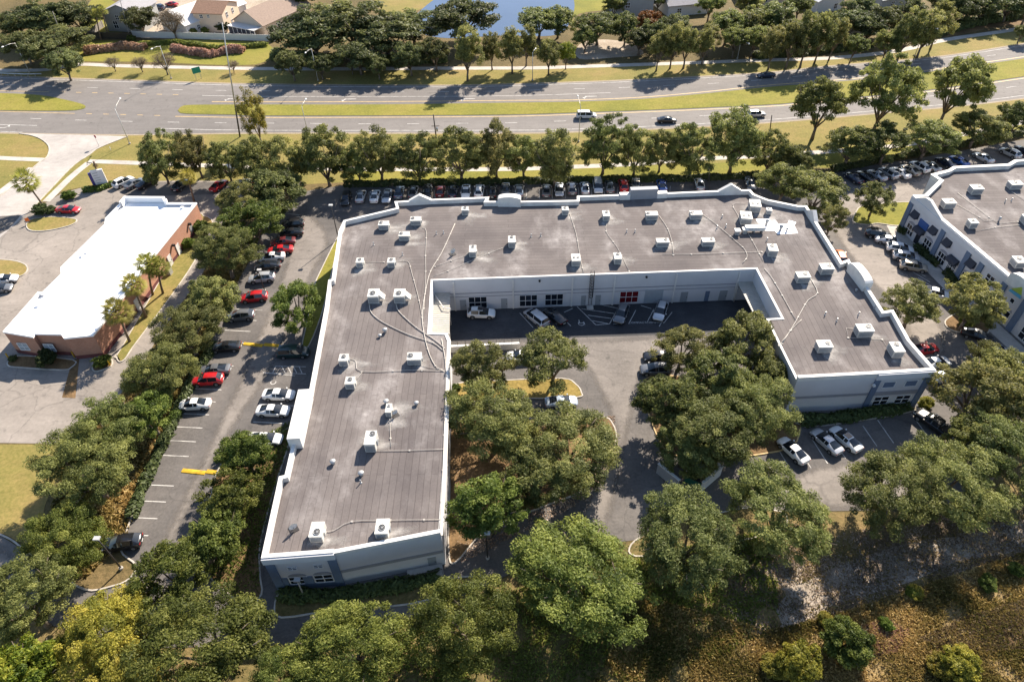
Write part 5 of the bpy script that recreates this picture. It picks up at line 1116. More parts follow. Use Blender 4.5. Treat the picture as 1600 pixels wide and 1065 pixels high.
lamp((832,126),(834,82),(836,77),'street lamp in the row of yellowing cypresses'); lamp((1152,92),(1160,64),(1169,68),'street lamp between the tall verge trees right of centre'); lamp((1429,88),(1446,42),(1463,45),'street lamp among the leaning trees top right')
lamp((203,225),(178,170),(187,155),'street lamp at the corner of the concrete driveway'); lamp((482,212),(474,166),(477,156),'street lamp on the near verge above the oak row'); lamp((904,222),(906,166),(903,151),'street lamp beside the white minivan on the near verge')
lamp((529,374),(517,319),(516,318),'dark car park lamp at the rear left corner of the warehouse',M_DARK,True); lamp((190,888),(150,840),(149,838),'dark car park lamp beside the big black suv',M_DARK,True); lamp((414,455),(405,421),(404,419),'dark car park lamp on the tree island of the left lane',M_DARK,True)
lamp((1489,408),(1502,378),(1503,376),'car park lamp in front of the shop building awnings',M_DARK,True); lamp((476,932),(464,905),(463,903),'pale car park lamp before the arched windows',None,True)
def pole(base, top, r0, r1, mat, label, arms=(), dark=0.0, nm='utility_pole'):
    B = at(*base); h = float(min(np.arange(3, 45, .1), key=lambda q: abs(proj(B + Vector((0,0,q)))[1] - top[1])))
    T = at(top[0], top[1], h) - B; t = thing(nm, label, 'pole', B, 0)
    mb = MB(); mb.tube([(0,0,0),(T.x*.3,T.y*.3,h*.3)], [r0, r0*.8+r1*.2], 8); mb.obj('lower_shaft', M_POLED if dark else mat, t); mb = MB(); mb.tube([(T.x*.3,T.y*.3,h*.3+.002),(T.x,T.y,h)], [r0*.8+r1*.2, r1], 8); mb.obj('upper_shaft', mat, t)
    for z in arms: mb = MB(); mb.box(-.9,.9,-.06,.06,z*h-.06,z*h+.06); mb.obj('crossarm', M_POLED, t); mb = MB(); mb.tube([(.35,-.3,z*h-1.1),(.35,-.3,z*h-.2)], .22, 8); mb.obj('transformer', M_GALV, t)
pole((375,214),(347,36),.2,.1,M_LAMP,'very tall pale pole with a dark foot beside the near carriageway',dark=1); pole((683,226),(677,179),.16,.11,M_POLED,'dark wooden utility pole with transformers above the oak row',arms=(.62,)); pole((1202,212),(1206,180),.14,.1,M_POLED,'dark wooden pole tip above the right end of the oak row')
pole((104,77),(82,18),.14,.09,M_TIMBER,'slender weathered pole among the top left trees'); pole((203,60),(187,-2),.14,.09,M_TIMBER,'slender weathered pole in front of the grey house'); pole((1108,298),(1108,262),.1,.08,M_DARK,'thin dark pole rising from the hedge behind the warehouse')
# monument sign
S = at(160,292); t = thing('monument_sign', 'white and blue monument sign with tenant panels on a red-brown base by the driveway', 'sign', S, R_(24))
mb = MB(); mb.box(-1.2, 1.5, -.3, .3, 0, .8); mb.obj('base', M_BRICK, t); mb = MB(); mb.box(-1.5, -.95, -.28, .28, .803, 3.6); mb.obj('side_column', M_SIGNB, t); mb = MB(); mb.box(-.94, 1.4, -.22, .22, .803, 4.0); fc_ = mb.obj('cabinet', M_SIGNW, t)
mb = MB()
for k in range(5): z = 1.0+k*.56; mb.box(-.8, 1.25, -.25, -.221, z, z+.45)
mb.obj('tenant_panel', M_FRAME, fc_); mb = MB()
for k in range(5):
    z = 1.0+k*.56; mb.box(-.65, .2+.15*(k % 3), -.27, -.251, z+.17, z+.27)
mb.obj('lettering_bar', M_HGREY, fc_)
S = at(311,124); t = thing('road_sign', 'green road sign on two posts on the far verge', 'road sign', S, R_(35))
for x in (-.7,.7): mb = MB(); mb.box(x-.05, x+.05, -.05, .05, 0, 2.6); mb.obj('post', M_GALV, t)
mb = MB(); mb.box(-1.1, 1.1, -.09, -.055, 1.7, 3.3); mb.obj('panel', M_SIGNG, t)
S = at(155,229); t = thing('stop_sign', 'stop sign seen from behind at the driveway mouth', 'road sign', S, R_(150))
mb = MB(); mb.tube([(0,0,0),(0,0,2.9)], .045, 6); mb.obj('post', M_GALV, t); mb = MB(); oc = [(.42*math.cos(a), .42*math.sin(a)) for a in np.arange(8)*math.pi/4+math.pi/8]
mb.add([(x,-.06,2.5+y) for x, y in oc] + [(x,-.09,2.5+y) for x, y in oc], [tuple(range(8)), tuple(reversed(range(8,16)))] + [(i,(i+1) % 8,8+(i+1) % 8,8+i) for i in range(8)]); mb.obj('plate', M_SIGNR, t)
S = at(174,236); mb = MB(); mb.tube([(0,0,0),(0,0,1.0)], .05, 6); mb.tube([(0,0,1.0),(0,0,1.06)], [.07,.03], 6); o = mb.obj('marker_post', M_SIGNW); o.location = S; tag(o, 'small white marker post beside the driveway kerb', 'post')
S = at(46,350); t = thing('directional_sign', 'small orange sign on the tip of the palm island', 'sign', S, R_(20)); mb = MB(); mb.tube([(0,0,0),(0,0,1.1)], .04, 6); mb.obj('post', M_GALV, t); mb = MB(); mb.box(-.35,.35,-.08,-.045,.7,1.4); mb.obj('plate', M_ORANGE, t)

# ------------------------------------------------------------------ trees
def leaf_mesh(name, pts, nrm, size, tint, mat, aspect=2.3, rs=None):
    n = len(pts); r = rs or rng
    rnd = r.normal(size=(n,3)); t1 = np.cross(nrm, rnd); t1 /= np.linalg.norm(t1, axis=1, keepdims=True)+1e-9; t2 = np.cross(nrm, t1)
    s = (size * r.uniform(.65, 1.35, n))[:,None]
    a = t1*s*aspect*.5; b = t2*s*.5
    V = np.empty((n,4,3)); V[:,0] = pts-a; V[:,1] = pts-b*.9+nrm*s*.1; V[:,2] = pts+a; V[:,3] = pts+b*.9+nrm*s*.1
    me = bpy.data.meshes.new(name); me.vertices.add(4*n); me.vertices.foreach_set('co', V.reshape(-1).astype(np.float32))
    me.loops.add(4*n); me.loops.foreach_set('vertex_index', np.arange(4*n, dtype=np.int32)); me.polygons.add(n)
    me.polygons.foreach_set('loop_start', np.arange(0, 4*n, 4, dtype=np.int32)); me.update(calc_edges=True)
    at_ = me.attributes.new('tint', 'FLOAT', 'POINT'); at_.data.foreach_set('value', np.repeat(tint, 4).astype(np.float32))
    me.materials.append(mat); return me
def crown_mesh(name, mat, clumps, per, leaf, seed, zc=1.15, shape=(1,1,.78), crad=(.17,.30), low=-.55, surf=.45, form='dome'):
    r = np.random.default_rng(seed); P = []; Nn = []; T = []
    lob = r.normal(size=(7,3)); lob /= np.linalg.norm(lob, axis=1, keepdims=True); amp = r.uniform(-.26,.26,7)
    for k in range(clumps):
        while True:
            d = r.normal(size=3); d /= np.linalg.norm(d)
            if d[2] > low: break
        rad = r.uniform(0.12,1)**surf
        rad = min(rad*(r.uniform(.92,1.08) + sum(a*max(0, d@l)**3 for a, l in zip(amp, lob))), 1.13)
        c = d*rad
        if form == 'cone': z = r.uniform(-1,1); w = (1-(z+1)/2)*.85+.15; ang = r.uniform(0,6.28); rr = w*r.uniform(.2,1)**.5; c = np.array([rr*math.cos(ang), rr*math.sin(ang), z])
        if form == 'tall': c[2] = c[2]*1.0
        cr = r.uniform(*crad); n = int(per*r.uniform(.7,1.3)*(cr/np.mean(crad))**1.5)
        g = r.normal(size=(n,3)); g /= np.linalg.norm(g, axis=1, keepdims=True)+1e-9; rr = r.uniform(0,1,n)**.45
        p = c*(1-cr*.6) + g*(rr*cr)[:,None]*np.array([1.1,1.1,.75])
        nn = g*.55 + np.array([0,0,.3]) + c*.2 + r.normal(size=(n,3))*.65; nn /= np.linalg.norm(nn, axis=1, keepdims=True)
        P.append(p); Nn.append(nn); T.append(np.clip(r.normal(.47,.24)+r.normal(0,.17,n), 0, 1))
    P = np.concatenate(P)*np.array(shape) + np.array([0,0,zc]); return leaf_mesh(name, P, np.concatenate(Nn), np.full(len(P), leaf), np.concatenate(T), mat, rs=r)
def trunk_mesh(name, seed, zc=1.15, r0=.055, shape=(1,1,.78), limbs=7, mat=None, twig=0, low=.35):
    r = random.Random(seed); mb = MB(); z1 = zc*low
    mb.tube([(0,0,-.02),(r.uniform(-.02,.02),r.uniform(-.02,.02),z1*.5),(r.uniform(-.04,.04),r.uniform(-.04,.04),z1)], [r0*1.35,r0*.95,r0*.85], 8)
    for k in range(limbs):
        a = 6.283*k/limbs + r.uniform(-.3,.3); L = r.uniform(.55,.85); h = r.uniform(-.15,.6)
        p0 = Vector((0,0,z1*r.uniform(.8,1))); p3 = Vector((math.cos(a)*L*shape[0], math.sin(a)*L*shape[1], zc+h*shape[2])); p1 = p0.lerp(p3,.35)+Vector((0,0,.02+r.uniform(0,.1))); p2 = p0.lerp(p3,.7)+Vector((r.uniform(-.06,.06),r.uniform(-.06,.06),.05))
        mb.tube([p0,p1,p2,p3], [r0*.6,r0*.42,r0*.27,r0*.1], 5)
        for q in range(2+twig):
            e = p2 + Vector((r.uniform(-.35,.35), r.uniform(-.35,.35), r.uniform(0,.4))); mb.tube([p1.lerp(p2, r.uniform(.3,1)), e], [r0*.22,r0*.06], 4)
    return mb.mesh(name, mat or M_BARK)
TREE = {}
def tree_kind(key, mat, variants, zc=1.15, shape=(1,1,.78), **kw):
    tk = {k: kw.pop(k) for k in ('r0','limbs','twig','low_t') if k in kw}; 
    if 'low_t' in tk: tk['low'] = tk.pop('low_t')
    TREE[key] = ([(crown_mesh('crown', mat, seed=s, zc=zc, shape=shape, **kw), trunk_mesh('trunk', s, zc=zc, shape=shape, **tk)) for s in variants], zc, shape)
big = dict(clumps=165, per=250, leaf=.021, crad=(.08,.19)); med = dict(clumps=105, per=160, leaf=.034, crad=(.09,.21)); sml = dict(clumps=92, per=98, leaf=.048, crad=(.11,.24))
tree_kind('bigoak', M_OAK, (1,2,3), **big); tree_kind('biggreen', M_OAKG, (4,5,6), **big); tree_kind('bigyellow', M_YELLOW, (7,), **big); tree_kind('biglime', M_BRIGHT, (8,), clumps=130, per=260, leaf=.035, crad=(.10,.22))
tree_kind('oak', M_OAK, (11,12,13,14), **med); tree_kind('green', M_OAKG, (15,16), **med); tree_kind('dark', M_OAKD, (17,18,19), **sml); tree_kind('far', M_OAK, (20,21,22), **sml)
tree_kind('thin', M_OLIVE, (23,24,25), clumps=105, per=165, leaf=.030, crad=(.09,.2)); tree_kind('yellow', M_YELLOW, (26,), **med); tree_kind('olive', M_OLIVE, (26,), **med); tree_kind('verge', M_OAK, (41,42,43,44), zc=1.22, shape=(1,1,1.02), low=-.92, low_t=.25, **med); tree_kind('vergeolive', M_OLIVE, (45,46), zc=1.22, shape=(1,1,1.1), low=-.92, low_t=.25, **med)
tree_kind('tall', M_OLIVE, (27,28,29), zc=1.75, shape=(1,1,1.35), low_t=.38, r0=.06, **sml); tree_kind('lime', M_BRIGHT, (30,), zc=1.9, shape=(1,1,1.5), low_t=.3, **sml)
tree_kind('column', M_YELLOW, (31,), zc=2.3, shape=(1,1,2.2), **sml); tree_kind('redtop', M_REDLEAF, (32,), **sml)
tree_kind('bare', M_TWIG, (33,34), clumps=70, per=60, leaf=.028, crad=(.16,.3), limbs=12, twig=5, r0=.05)
tree_kind('bush', M_HEDGE, (35,36), zc=.62, shape=(1,1,.62), clumps=90, per=150, leaf=.06, crad=(.13,.28), low=-.8, r0=.05); tree_kind('brightbush', M_HEDGEB, (37,), zc=.62, shape=(1,1,.62), clumps=90, per=150, leaf=.06, crad=(.13,.28), low=-.8, r0=.05)
tree_kind('yellowbush', M_YELLOW, (38,), zc=.75, shape=(1,1,.75), clumps=90, per=150, leaf=.06, crad=(.13,.28), low=-.8, r0=.05); tree_kind('greenbush', M_OAKG, (39,40), zc=.7, shape=(1,1,.7), clumps=110, per=200, leaf=.04, crad=(.11,.24), low=-.8, r0=.05)
tcount = {}
def tree(px, r, kind, label, group=None, hz=None, name=None, cat=None):
    vs_, zc, shape = TREE[kind]
    R = 5.0; hz_ = hz or 1.0
    for _ in range(6):
        P = at(px[0], px[1], zc*R*hz_); R = r*(1.0 if 'bush' in kind else 1.07)*mpp(P); 
        if hz is None: hz_ = 1.0 if R < 4.2 else max(.58, 1.0-(R-4.2)*.11)
    k = tcount.get(kind, 0); tcount[kind] = k+1; cm, tm = vs_[k % len(vs_)]
    bush = 'bush' in kind
    q = random.Random(int(px[0]*7+px[1]*13)); f_ = q.uniform(.86,1.16)
    t = thing(name or ('shrub' if bush else 'tree'), label, cat or ('shrub' if bush else 'tree'), (P.x, P.y, 0), (k*2.39996+px[0]*.7) % 6.283, group, (R*f_, R/f_, R*hz_*q.uniform(.9,1.12)))
    if not bush: t.rotation_euler.x = q.uniform(-.07,.07); t.rotation_euler.y = q.uniform(-.07,.07)
    link('trunk' if not bush else 'stem', tm, t); link('crown' if not bush else 'foliage', cm, t); return t
def row(items, kind, fmt, group, **kw):
    items = sorted(items, key=(lambda q: q[1]) if 'top' in fmt.split('{}')[1] else (lambda q: q[0]))
    for i, it in enumerate(items): tree(it[:2], it[2], it[3] if len(it) > 3 else kind, fmt.format(ORD[i+1]), group, **kw)
row([(247,246,36),(303,240,32,'vergeolive'),(350,248,32),(398,248,36),(445,254,36,'vergeolive'),(505,242,42),(556,250,30),(590,238,38,'vergeolive'),(652,243,38),(718,238,41),(775,236,36,'vergeolive'),(818,240,33),(868,242,42,'vergeolive'),(945,228,38),(994,236,33),(1034,236,28,'vergeolive'),(1086,230,38),(1152,216,46),(1206,238,30)], 'verge', 'near-verge oak in the row behind the warehouse, {} from the left', 'oaks along the near verge', hz=1.0)
row([(425,297,54),(372,315,36,'thin'),(396,346,50,'green'),(350,397,50,'bigoak'),(325,468,46),(290,516,54,'bigoak'),(246,590,52,'bigoak'),(232,648,42,'green'),(172,668,58,'bigoak'),(138,738,72,'bigoak')], 'oak', 'oak in the strip right of the brick building, {} from the top', 'oaks in the left planting strip')
tree((110,832,66),66,'biggreen','large green oak left of the big black suv, foot of the strip') if False else tree((98,838),58,'biggreen','large green oak left of the big black suv, foot of the strip')
tree((462,472),42,'green','lone round bright oak on its own island beside the left wing')
row([(385,708,44),(362,775,46),(340,835,48),(268,890,58)], 'green', 'leafy green oak beside the left wall of the left wing, {} from the top', 'oaks beside the left wing')
tree((40,945),66,'bigoak','dark olive oak at the left edge below the entrance road'); tree((168,988),76,'bigyellow','big yellow-green tree in the bottom left foreground'); tree((30,1052),68,'biglime','bright lime-green tree in the bottom left corner')
tree((322,1008),100,'biggreen','huge green oak left of the bottom centre, in front of the left wing'); tree((552,1012),86,'biggreen','large green oak at the bottom directly below the left wing facade'); tree((724,970),76,'biggreen','large light green oak at the bottom, right of the left wing front'); tree((190,1075),70,'bigyellow','yellowish tree cut by the bottom edge near the left'); tree((435,1080),60,'biggreen','green treetop cut by the bottom edge between two huge oaks')
tree((902,893),104,'biggreen','huge spreading oak below the courtyard drive'); tree((1074,842),82,'bigoak','dense olive oak right of the courtyard drive'); tree((1222,800),76,'bigoak','dense oak left of the front right car park entrance'); tree((762,802),60,'green','medium oak between the left wing and the courtyard drive, near the front')
tree((775,660),72,'bigoak','round oak beside the right edge of the left wing, left of the pale blue car'); tree((888,692),80,'bigoak','broad oak on the left side of the courtyard drive'); tree((760,577),49,'thin','thin greyish tree just below the retaining wall'); tree((866,563),57,'thin','open greyish tree at the corner of the left courtyard island')
tree((838,745),55,'oak','dark oak squeezed between the broad oak and the medium oak'); 
row([(1068,540,46,'thin'),(1158,535,56,'oak'),(1050,625,52),(1112,665,72,'bigoak'),(1180,635,62,'bigoak'),(1120,592,52),(1200,585,40),(1070,695,45)], 'oak', 'oak in the clump right of the courtyard drive, {} from the top', 'oak clump right of the courtyard drive')
row([(1392,770,72,'bigoak'),(1484,748,76,'bigoak'),(1575,712,68,'bigoak'),(1530,680,50,'oak')], 'bigoak', 'broad oak along the bottom of the front right car park, {} from the left', 'oaks below the front right car park')
row([(1525,612,66,'thin'),(1572,590,52,'thin'),(1590,655,60,'thin')], 'thin', 'sparse leaning tree below the shop building, {} from the left', 'sparse trees at the right edge')
tree((1432,472),48,'thin','thin grey-green tree with a sparse crown in the shop building car park'); tree((1522,477),46,'olive','yellowish tree in front of the shop building facade'); tree((1371,306),30,'oak','small tree with a slender trunk on the grass island'); tree((1275,302),48,'oak','loose oak beyond the right rear corner of the warehouse'); tree((1228,282),40,'oak','olive oak above the right rear corner of the warehouse'); tree((1300,345),26,'thin','wispy tree overhanging the right parapet of the warehouse'); tree((1545,565),34,'thin','wispy tree at the lower end of the shop building walk')
row([(1285,165,42),(1385,150,50),(1491,138,46)], 'oak', 'tall dark oak standing before the highway at the right, {} from the left', 'tall oaks before the highway', hz=1.1)
row([(1240,250,28),(1332,226,40),(1388,222,36),(1452,214,42),(1532,194,40),(1590,184,32)], 'oak', 'grey-green oak above the top right car row, {} from the left', 'oaks above the top right car row')
# beyond the highway
row([(18,35,40),(60,30,48),(98,60,42),(118,25,42),(35,70,30),(70,75,34)], 'dark', 'dark tree in the top left wood, {} from the left', 'top left wood', name='tree')
tree((97,95),31,'dark','round dark tree at the roadside beside the guard rail'); row([(175,97,12),(217,97,13),(254,94,19),(362,100,11)], 'bare', 'bare leafless sapling on the far verge, {} from the left', 'bare saplings'); tree((267,34),24,'bare','wide bare brown tree against the white metal-roofed house'); tree((217,28),28,'dark','leafy tree before the grey house'); tree((348,40),13,'bush','dark shrub before the cream house')
row([(488,45,66),(548,40,62),(602,52,58),(645,38,42),(722,32,56),(560,85,36)], 'dark', 'big dark oak beyond the far verge, {} from the left', 'big dark oaks beyond the highway')
row([(455,100,22),(500,100,20),(640,90,24),(590,100,20),(680,82,26)], 'dark', 'low dark tree below the big oaks, {} from the left', 'undergrowth trees'); row([(548,98,15),(590,95,14)], 'bare', 'brownish bare tree before the big dark oaks, {} from the left', 'bare trees before the oaks')
row([(728,82,25),(768,76,18),(800,74,22),(822,70,18),(858,80,20),(885,80,14,'lime')], 'tall', 'upright yellowing cypress along the far walk, {} from the left', 'yellowing cypresses')
row([(842,32,38),(872,30,30),(935,40,36),(978,42,26),(915,60,18)], 'far', 'grey-green tree on the lake shore, {} from the left', 'lake shore trees')
tree((1012,38),24,'redtop','tree with an orange-red top near the pale grey house'); row([(1000,58,24),(1022,56,24),(1052,40,26)], 'dark', 'dark conical evergreen below the orange-topped tree, {} from the left', 'dark evergreens')
row([(1030,74,20),(1052,70,20),(1074,66,22),(1102,70,17),(1110,55,18)], 'tall', 'tall verge cypress with bare lower trunk right of centre, {} from the left', 'tall verge cypresses')
row([(1138,40,30),(1165,40,28),(1190,30,32),(1215,28,34),(1150,62,24),(1180,60,24),(1240,50,30)], 'far', 'leafy tree before the top right houses, {} from the left', 'tree belt top right'); row([(1210,68,22),(1238,66,22),(1262,62,24),(1285,55,24),(1305,60,18)], 'tall', 'olive cypress in the leaning row at the top right, {} from the left', 'leaning cypress row')
row([(1336,72,21),(1388,68,22)], 'far', 'small round tree between the cypresses top right, {} from the left', 'small round verge trees'); row([(1418,50,24),(1450,45,26),(1470,35,22)], 'tall', 'tall leaning pine-like tree at the top right, {} from the left', 'tall trees top right')
row([(1330,35,30),(1360,40,28),(1385,30,28),(1345,10,28),(1500,12,30),(1540,8,30),(1580,5,34),(1610,10,30),(1480,5,26),(1425,15,24)], 'dark', 'dark tree in the top right wood, {} from the left', 'top right wood'); tree((1598,50),14,'dark','dark tree at the right edge beside the far walk'); tree((398,185),20,'column','narrow columnar yellow-green tree at the near carriageway')
row([(960,8,18),(1110,8,22),(1250,5,22),(1170,5,20),(1030,-5,20),(470,-8,24),(420,-10,16)], 'far', 'treetop at the upper edge of the view, {} from the left', 'treetops at the upper edge')
# shrubs
tree((71,558),19,'bush','big round green shrub in front of the brick building'); tree((158,563),14,'greenbush','round shrub right of the white rolling door'); tree((314,354),15,'brightbush','bright round shrub at the far right corner of the brick building'); tree((293,380),12,'brightbush','bright round shrub halfway along the brick side wall'); tree((63,328),13,'bush','rounded shrub at the foot of the big palm'); tree((78,327),10,'bush','low shrub right of the big palm trunk'); tree((106,305),11,'brightbush','clipped green shrub beside the driveway walk'); tree((1448,628),13,'yellowbush','bright yellow shrub at the right wing corner'); tree((712,604),8,'brightbush','bright green clipped shrub at the right edge of the left wing'); tree((1322,1002),42,'greenbush','round green bush on the dry slope bottom right'); tree((1250,1035),36,'yellowbush','yellow-green bush left of the round bush on the slope'); tree((1500,1040),30,'yellowbush','low yellow-green clump on the slope bottom right'); tree((1385,975),12,'brightbush','small bright green plant above the round bush'); tree((1545,910),16,'greenbush','green shrub on the slope near the right edge'); tree((1590,890),14,'greenbush','green shrub at the right edge of the slope'); tree((1425,925),12,'brightbush','small green fern clump below the gravel path')
tree((20,560),7,'bush','tiny shrub at the left front corner of the brick building'); tree((1510,503),13,'greenbush','low shrubs on the island before the shop building');  tree((205,62),9,'greenbush','shrub at the foot of the dark fence'); tree((320,48),7,'greenbush','small garden shrub left of the cream house'); tree((302,50),7,'greenbush','small garden palm-like shrub behind the white fence')

# palms
def palm_mesh(seed, nf, drop, mat):
    r = random.Random(seed); mb = MB()
    for k in range(nf):
        a = k*2.39996; e = math.radians(75 - 130*k/nf*drop); L = r.uniform(1.3,1.75); d = Vector((math.cos(a)*math.cos(e), math.sin(a)*math.cos(e), math.sin(e))); s = Vector((-math.sin(a), math.cos(a), 0))
        p0 = d*.15; p1 = d*L*.55 + Vector((0,0,.05)); mb.tube([p0, p1], .02, 3)
        nb = 15
        for q in range(nb):
            t = (q/(nb-1)-.5)*2.6; dd = (d*math.cos(t) + s*math.sin(t)); dd = dd + Vector((0,0,-.25*abs(t))); up = dd.cross(s).normalized() if abs(t) < 1.2 else Vector((0,0,1))
            tip = p1 + dd*L*.5*(1-.12*abs(t)) + Vector((0,0,-.12)); w = dd.cross(Vector((0,0,1))); w = (w.normalized() if w.length > .01 else s)*.036
            m_ = p1.lerp(tip,.55)+Vector((0,0,.05)); mb.add([p1, m_-w, tip, m_+w], [(0,1,2,3)])
    me = mb.mesh('crown', mat); a_ = me.attributes.new('tint','FLOAT','POINT'); a_.data.foreach_set('value', np.clip(rng.normal(.5,.2,len(me.vertices)),0,1).astype(np.float32)); return me
def palm(base, head, label, r=1.0, live=True, mat=None, skirt=True):
    B = at(*base); h = float(min(np.arange(2, 14, .1), key=lambda q: abs(proj(B+Vector((0,0,q)))[1]-head[1]))); T = at(head[0], head[1], h)-B; T = Vector((T.x, T.y, h))
    t = thing('palm_tree', label, 'palm tree', B, 0, 'palms')
    mb = MB(); mb.tube([(0,0,-.05),(T.x*.25,T.y*.25,h*.33),(T.x*.6,T.y*.6,h*.66),T], [.24,.18,.17,.2], 9); mb.obj('trunk', M_PBARK, t)
    sd = int(base[0]); r *= 1.3; S_ = Matrix.Translation(T) @ Matrix.Scale(r, 4)
    if live: link('crown', palm_mesh(sd, 44, .8, mat or M_PALM), t, S_)
    if skirt or not live:
        me = palm_mesh(sd+1, 16, .2, M_PALMD); o = link('dead_fronds', me, t, Matrix.Translation(T-Vector((0,0,.25))) @ Matrix.Rotation(math.pi,4,'X') @ Matrix.Scale(r*.75, 4))
palm((68,322),(40,284),'big fan palm with a brown skirt on the left island',1.45); palm((160,289),(146,252),'dead brown palm beside the monument sign',.75,False); palm((304,316),(294,277),'yellowish palm at the far end of the brick building',1.0,mat=M_YELLOW)
palm((239,461),(231,413),'left palm of the pair halfway along the brick side wall',1.15); palm((255,459),(246,418),'right palm of the pair halfway along the brick side wall',1.15); palm((229,496),(208,446),'palm in the middle of the brick side wall, below the pair',1.1); palm((203,534),(184,487),'palm nearest the front end of the brick side wall',1.3)
palm((158,62),(150,22),'slender palm in the yellow yard top left',.9,skirt=False); palm((170,60),(160,18),'second slender palm in the yellow yard top left',.9,skirt=False)
# hedges
def hedge(px, w, h, mat, label, dens=60, leaf=.28, name='hedge', cat='hedge', wob=.15, kind=None):
    L = wp(smooth_px(px, 4)); pts = resample(L, .35); r = np.random.default_rng(len(label)+int(px[0][0])); P = []; Nn = []
    O = Vector((pts[0].x, pts[0].y, 0))
    for i in range(len(pts)-1):
        d = (pts[i+1]-pts[i]).normalized(); n = Vector((-d.y, d.x)); ww = w*(1+wob*math.sin(i*.37)+r.uniform(-wob,wob)); hh = h*(1+wob*math.sin(i*.23+1)+r.uniform(-wob,wob))
        k = int(dens*.35*(w+2*h)/2)
        th = r.uniform(0, math.pi, k); rr = r.uniform(.55,1,k)**.5
        x = np.cos(th)*ww/2*rr; z = np.sin(th)**.6*hh*rr; al = r.uniform(-.3,.3,k)
        P.append(np.stack([pts[i].x-O.x+n.x*x+d.x*al, pts[i].y-O.y+n.y*x+d.y*al, z], 1)); q = np.stack([n.x*np.cos(th), n.y*np.cos(th), np.sin(th)+.3], 1)+r.normal(size=(k,3))*.5; Nn.append(q/np.linalg.norm(q,axis=1,keepdims=True))
    P = np.concatenate(P); me = leaf_mesh('foliage', P, np.concatenate(Nn), np.full(len(P), leaf), np.clip(r.normal(.5,.22,len(P)),0,1), mat, rs=r)
    o = link(name, me); o.location = O; return tag(o, label, cat)
hedge([(540,291),(700,288.5),(900,285),(1060,282),(1190,277)], 1.5, 1.3, M_HEDGE, 'long dark hedge behind the car row of the warehouse')
hedge([(1300,268),(1400,248),(1500,229),(1600,210)], 1.6, 1.3, M_HEDGE, 'long dark hedge behind the top right car row')
hedge([(440,930),(520,932),(600,920),(690,902)], 1.8, 1.1, M_HEDGE, 'dark hedge under the front wall of the left wing'); hedge([(1248,660),(1330,652),(1418,636)], 2.0, 1.1, M_HEDGE, 'dark green hedge under the front wall of the right wing')
hedge([(135,84),(165,80),(200,76),(230,78)], 2.6, 1.8, M_BROWN, 'left bank of reddish-brown ornamental grass', 90, .35); hedge([(272,80),(300,84),(330,88),(360,82),(384,82)], 2.6, 1.8, M_BROWN, 'right bank of reddish-brown ornamental grass', 90, .35)
hedge([(215,72),(280,68),(340,76),(420,72)], 2.0, 1.0, M_OAKG, 'ragged green shrubs along the white fence', 50, .35); hedge([(430,88),(520,96),(600,98),(700,94)], 5.0, 1.8, M_OAKD, 'dark undergrowth below the big oaks beyond the highway', 60, .5)
hedge([(134,299),(150,298),(165,294),(178,287)], 1.5, 1.0, M_HEDGEB, 'bright green hedge round the monument sign', 80); hedge([(1430,388),(1448,402),(1466,418)], 1.4, 1.0, M_HEDGE, 'clipped hedge under the shop building windows', 70); hedge([(1404,360),(1418,368)], 1.3, 1.0, M_HEDGE, 'short hedge at the gabled end of the shop building', 70); hedge([(1478,428),(1492,446),(1506,462)], 1.3, 1.0, M_HEDGE, 'hedge before the middle windows of the shop building', 70)
hedge([(335,540),(300,600),(265,675),(225,760),(205,812)], 1.6, .9, M_HEDGE, 'low hedge along the stalls of the left car park', 60); hedge([(345,720),(385,690),(440,690)], 1.5, .8, M_OAKG, 'low shrubs at the head of the left wing bed', 60)
hedge([(1440,60),(1520,38),(1620,22)], 4.0, 2.0, M_OAKD, 'dark scrub bank above the far walk at the right', 50, .5); hedge([(1180,90),(1280,82),(1360,72)], 3.0, 1.4, M_OAKD, 'dark scrub behind the cypress row top right', 50, .5)

# dry grass and litter on the bottom slope, and rough grass elsewhere (nobody could count the blades)
def tufts(px, n, h, mat, label, name, seed, lf=.3):
    poly = [(p.x, p.y) for p in wp(px)]; r = np.random.default_rng(seed); A = np.array(poly); lo, hi = A.min(0), A.max(0); out = []
    while len(out) < n:
        q = r.uniform(lo, hi, (4000,2)); ins = np.zeros(len(q), bool); j = len(A)-1
        for i in range(len(A)):
            c = ((A[i,1] > q[:,1]) != (A[j,1] > q[:,1])) & (q[:,0] < (A[j,0]-A[i,0])*(q[:,1]-A[i,1])/(A[j,1]-A[i,1]+1e-12)+A[i,0]); ins ^= c; j = i
        d = np.sin(q[:,0]*.9+2*np.sin(q[:,1]*.5))+np.sin(q[:,1]*1.1+1.7*np.sin(q[:,0]*.6)) + r.normal(0,.8,len(q)); out += list(q[ins & (d > -1.0)])
    q = np.array(out[:n]); z = r.uniform(.05,1,n)*h; P = np.column_stack([q, z]); N = r.normal(size=(n,3)); N[:,2] *= .35; N /= np.linalg.norm(N,axis=1,keepdims=True)
    t = .48+.42*np.sin(q[:,0]*.31+1.2*np.sin(q[:,1]*.22))*np.cos(q[:,1]*.37+np.sin(q[:,0]*.5))+r.normal(0,.2,n)
    me = leaf_mesh(name, P, N, np.full(n, lf), np.clip(t,0,1), mat, 2.6, rs=r); return tag(link(name, me), label, 'grass', kind='stuff')
tufts([(1000,930),(1200,985),(1290,965),(1500,895),(1640,850),(1680,1120),(900,1120)], 80000, .4, M_TUFT, 'dry yellow-brown grass and weeds on the bottom right slope', 'grass', 3, .15)
tufts([(640,985),(860,900),(1180,830),(1215,880),(1215,985),(900,1120),(300,1120)], 30000, .3, M_OAKG, 'rough grass in the shade below the oaks', 'grass', 4, .17)
